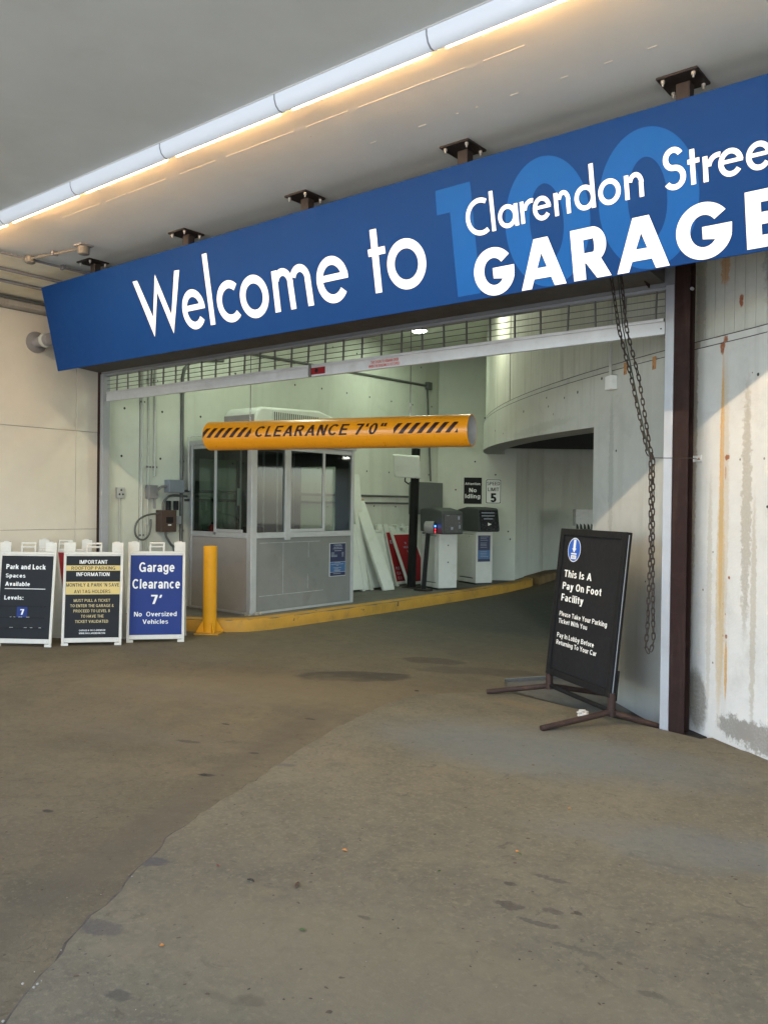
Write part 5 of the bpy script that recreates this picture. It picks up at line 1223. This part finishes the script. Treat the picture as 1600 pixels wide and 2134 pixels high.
# lettering measured against the panel: x from the left edge, y from the bottom edge
for s, x0, x1, y0, y1, bo in (('This Is A', .108, .525, .816, .874, .022), ('Pay On Foot', .103, .680, .715, .773, .022), ('Facility', .103, .442, .619, .677, .022),
    ('Please Take Your Parking', .100, .800, .495, .533, .018), ('Ticket With You', .100, .535, .436, .473, .018), ('Pay In Lobby Before', .100, .655, .319, .357, .018), ('Returning To Your Car', .100, .702, .261, .298, .018)):
    T(s, t, m_let, F, x0, x1, y0, y1, bo, -.0025, base=True)
lc = (.222, 1.043); lr = .098
letter([('A', lc[0], lc[1], lr, lr, lr-.007, lr-.007, 0, 360)], m_text, -.0035, t, F, 'logo_ring')
letter([('P', [(lc[0]+(lr-.006)*cos(2*pi*k/32), lc[1]+(lr-.006)*sin(2*pi*k/32)) for k in range(32)])], mat('logo_blue', (.02, .11, .50), .4, .02), -.0038, t, F, 'logo_disc')
letter([('P', [(lc[0]-.018, lc[1]+.085), (lc[0]-.018, lc[1]+.012), (lc[0]-.033, lc[1]+.012), (lc[0], lc[1]-.022), (lc[0]+.033, lc[1]+.012), (lc[0]+.018, lc[1]+.012), (lc[0]+.018, lc[1]+.085)])], m_text, -.0030, t, F, 'logo_arrow')
letter([('R', lc[0]-.042, lc[0]+.042, lc[1]-.037, lc[1]-.026), ('R', lc[0]-.042, lc[0]+.042, lc[1]-.075, lc[1]-.044)], m_text, -.0030, t, F, 'logo_ticket')
T('TICKET', t, m_darktext, F, lc[0]-.026, lc[0]+.026, lc[1]-.066, lc[1]-.054, .01, -.0015)
# side sockets, stub posts and splayed feet
for xs_ in (.015, BW-.015):
    base = F@Vector((xs_, 0, -.02)); hub = Vector((base.x, base.y, .10))
    MB().box(-.018, .018, -.02, .20, -.056, -.0405, F@Matrix.Translation((xs_, 0, 0))).build('socket', m_black, t, bevel=.003)
    MB().tube([hub, Vector((base.x, base.y, .235))], .030, 12).build('stub_post', m_rust, t, smooth=True)
    f1 = Vector((-.72, -.50, 0)); 
    if xs_ < .1: pf = Vector((-.44, -.27, .022)); pbk = Vector((.42, .56, -.05))
    else: pf = Vector((-.30+hub.x-hub.x, -.50, .022)); pbk = Vector((.34, .26, -.05))
    MB().tube([hub+Vector((0, 0, -.005)), Vector((hub.x+pf.x, hub.y+pf.y, .022))], .022, 12).build('leg', m_rust, t, smooth=True)
    MB().tube([hub+Vector((0, 0, -.005)), Vector((hub.x+pbk.x, hub.y+pbk.y, pbk.z+.022))], .022, 12).build('leg', m_rust, t, smooth=True)
    MB().lathe([(.034, .0), (.034, .05)], 12, Matrix.Translation(hub-Vector((0, 0, .03)))).build('hub', m_rust, t, smooth=True)
h0 = F@Vector((.015, 0, -.02)); h1 = F@Vector((BW-.015, 0, -.02))
MB().tube([Vector((h0.x, h0.y, .10)), Vector((h1.x, h1.y, .10))], .018, 10).build('cross_bar', m_black, t, smooth=True)

# ================================================================== SMALL THINGS ON THE GROUND
bm = bmesh.new(); bmesh.ops.create_icosphere(bm, subdivisions=3, radius=.034)
for v in bm.verts:
    k = 1+random.uniform(-.35, .35); v.co = Vector((v.co.x*k*1.2, v.co.y*k, max(-.02, v.co.z*k*.8)))
me = bpy.data.meshes.new('crumpled_paper'); bm.to_mesh(me); bm.free(); me.materials.append(m_paper)
o = bpy.data.objects.new('crumpled_paper', me); COL.objects.link(o); o.location = (-2.745, -.12, .03); tag(o, 'crumpled off-white paper scrap against the foot of the stand sign', 'litter')
def leaf(x, y, m, l, w_, a, lb, z=.007, grp='fallen leaves on the driveway'):
    n = 6; vs = []; 
    for i in range(n+1):
        u = i/n; h = .004+.35*l*u*(1-u)*random.uniform(.4, 1.1); ww_ = w_*sin(pi*min(.98, u*.96+.03))
        vs += [(-l/2+l*u, -ww_/2, h+.002), (-l/2+l*u, 0, h*.6), (-l/2+l*u, ww_/2, h+.003)]
    fs = []
    for i in range(n): b = i*3; fs += [(b, b+1, b+4, b+3), (b+1, b+2, b+5, b+4)]
    me = bpy.data.meshes.new('leaf'); me.from_pydata(vs, [], fs); me.materials.append(m)
    o = bpy.data.objects.new('fallen_leaf', me); COL.objects.link(o); o.location = (x, y, z); o.rotation_euler = (0, 0, a)
    so_ = o.modifiers.new('thick', 'SOLIDIFY'); so_.thickness = .0008
    tag(o, lb, 'leaf', grp)
leaf(-2.49, -3.104, m_leafo, .026, .016, .3, 'orange and green curled leaf on the slab, centre of the foreground')
leaf(-1.885, -2.605, m_leafo, .018, .016, 1.3, 'small orange leaf with a green one beside it, right foreground')
leaf(-1.862, -2.62, m_leafg, .020, .008, -.4, 'dark green sliver of leaf touching the small orange leaf')
leaf(-2.442, -4.134, m_leafo, .015, .014, .8, 'bright orange leaf alone near the lower left joint')
leaf(-2.80, -3.58, mat('red_leaf', (.22, .05, .04), .7, .1), .022, .009, -.2, 'dull red leaf beside the slab joint')
leaf(-2.14, -3.735, m_leafg, .020, .008, .3, 'dark green leaf low in the centre foreground')
leaf(-2.585, -3.585, m_leafd, .04, .016, .1, 'dark twiggy leaf left of the brown stalk, centre foreground')
leaf(-2.41, -3.49, mat('tan_leaf', (.12, .075, .05), .8, .1), .06, .018, -1.0, 'brown dried leaf stalk, largest in the foreground')
leaf(-2.04, -3.0, m_leafg, .014, .006, 1.0, 'tiny yellow-green leaf speck in mid foreground')
leaf(-3.82, -2.83, m_leafd, .035, .016, .4, 'black leaf scrap on the older concrete left of the joint', z=.001)
leaf(-4.2, -.25, m_leafd, .04, .016, .2, 'dark scrap near the dark floor patch', z=.003)
leaf(-1.95, -1.95, m_leafo, .014, .008, .2, 'faint orange speck near the middle of the slab')

# grit, grey-black flecks and twig bits lying on the concrete
def grit(name, m, n, r0, r1, seed):
    rd = random.Random(seed); mb = MB()
    for i in range(n):
        d = 1.2+8.5*rd.random()**1.3; a = YAW+rd.uniform(-.44, .44); x = -sin(a)*d; y = -5.946+cos(a)*d
        if (Vector((x, y))-Vector((CX, CY))).length < DR+.05 or y > .15: continue
        k = sum(1 for (p, q) in zip(JJ, JJ[1:]) if (p[1]-y)*(q[1]-y) <= 0 and p[0] < x); z = .0074 if k else .0004
        r = rd.uniform(r0, r1)*(1+.10*d); el = rd.uniform(.25, .9); t0 = rd.uniform(0, pi); nn = rd.choice((5, 6, 7)); P = []
        for j in range(nn):
            b = 2*pi*j/nn; q = r*rd.uniform(.6, 1.25); u, v = q*cos(b), q*sin(b)*el; P.append((x+u*cos(t0)-v*sin(t0), y+u*sin(t0)+v*cos(t0)))
        h = rd.uniform(.0006, .002); b0 = len(mb.v)
        mb.v += [(px, py, z) for px, py in P]+[(x, y, z+h)]; mb.f += [(b0+j, b0+(j+1) % nn, b0+nn) for j in range(nn)]
    return mb.build(name, m, kind='stuff')
grit('dark_grit', mat('dark_grit', (.055, .045, .034), .9, .3, 30, .1), 420, .0015, .006, 3)
grit('brown_grit', mat('brown_grit', (.10, .075, .05), .9, .3, 30, .1), 260, .002, .010, 5)
grit('pale_grit', mat('pale_grit', (.32, .28, .21), .9, .2, 30, .1), 160, .001, .0028, 9)
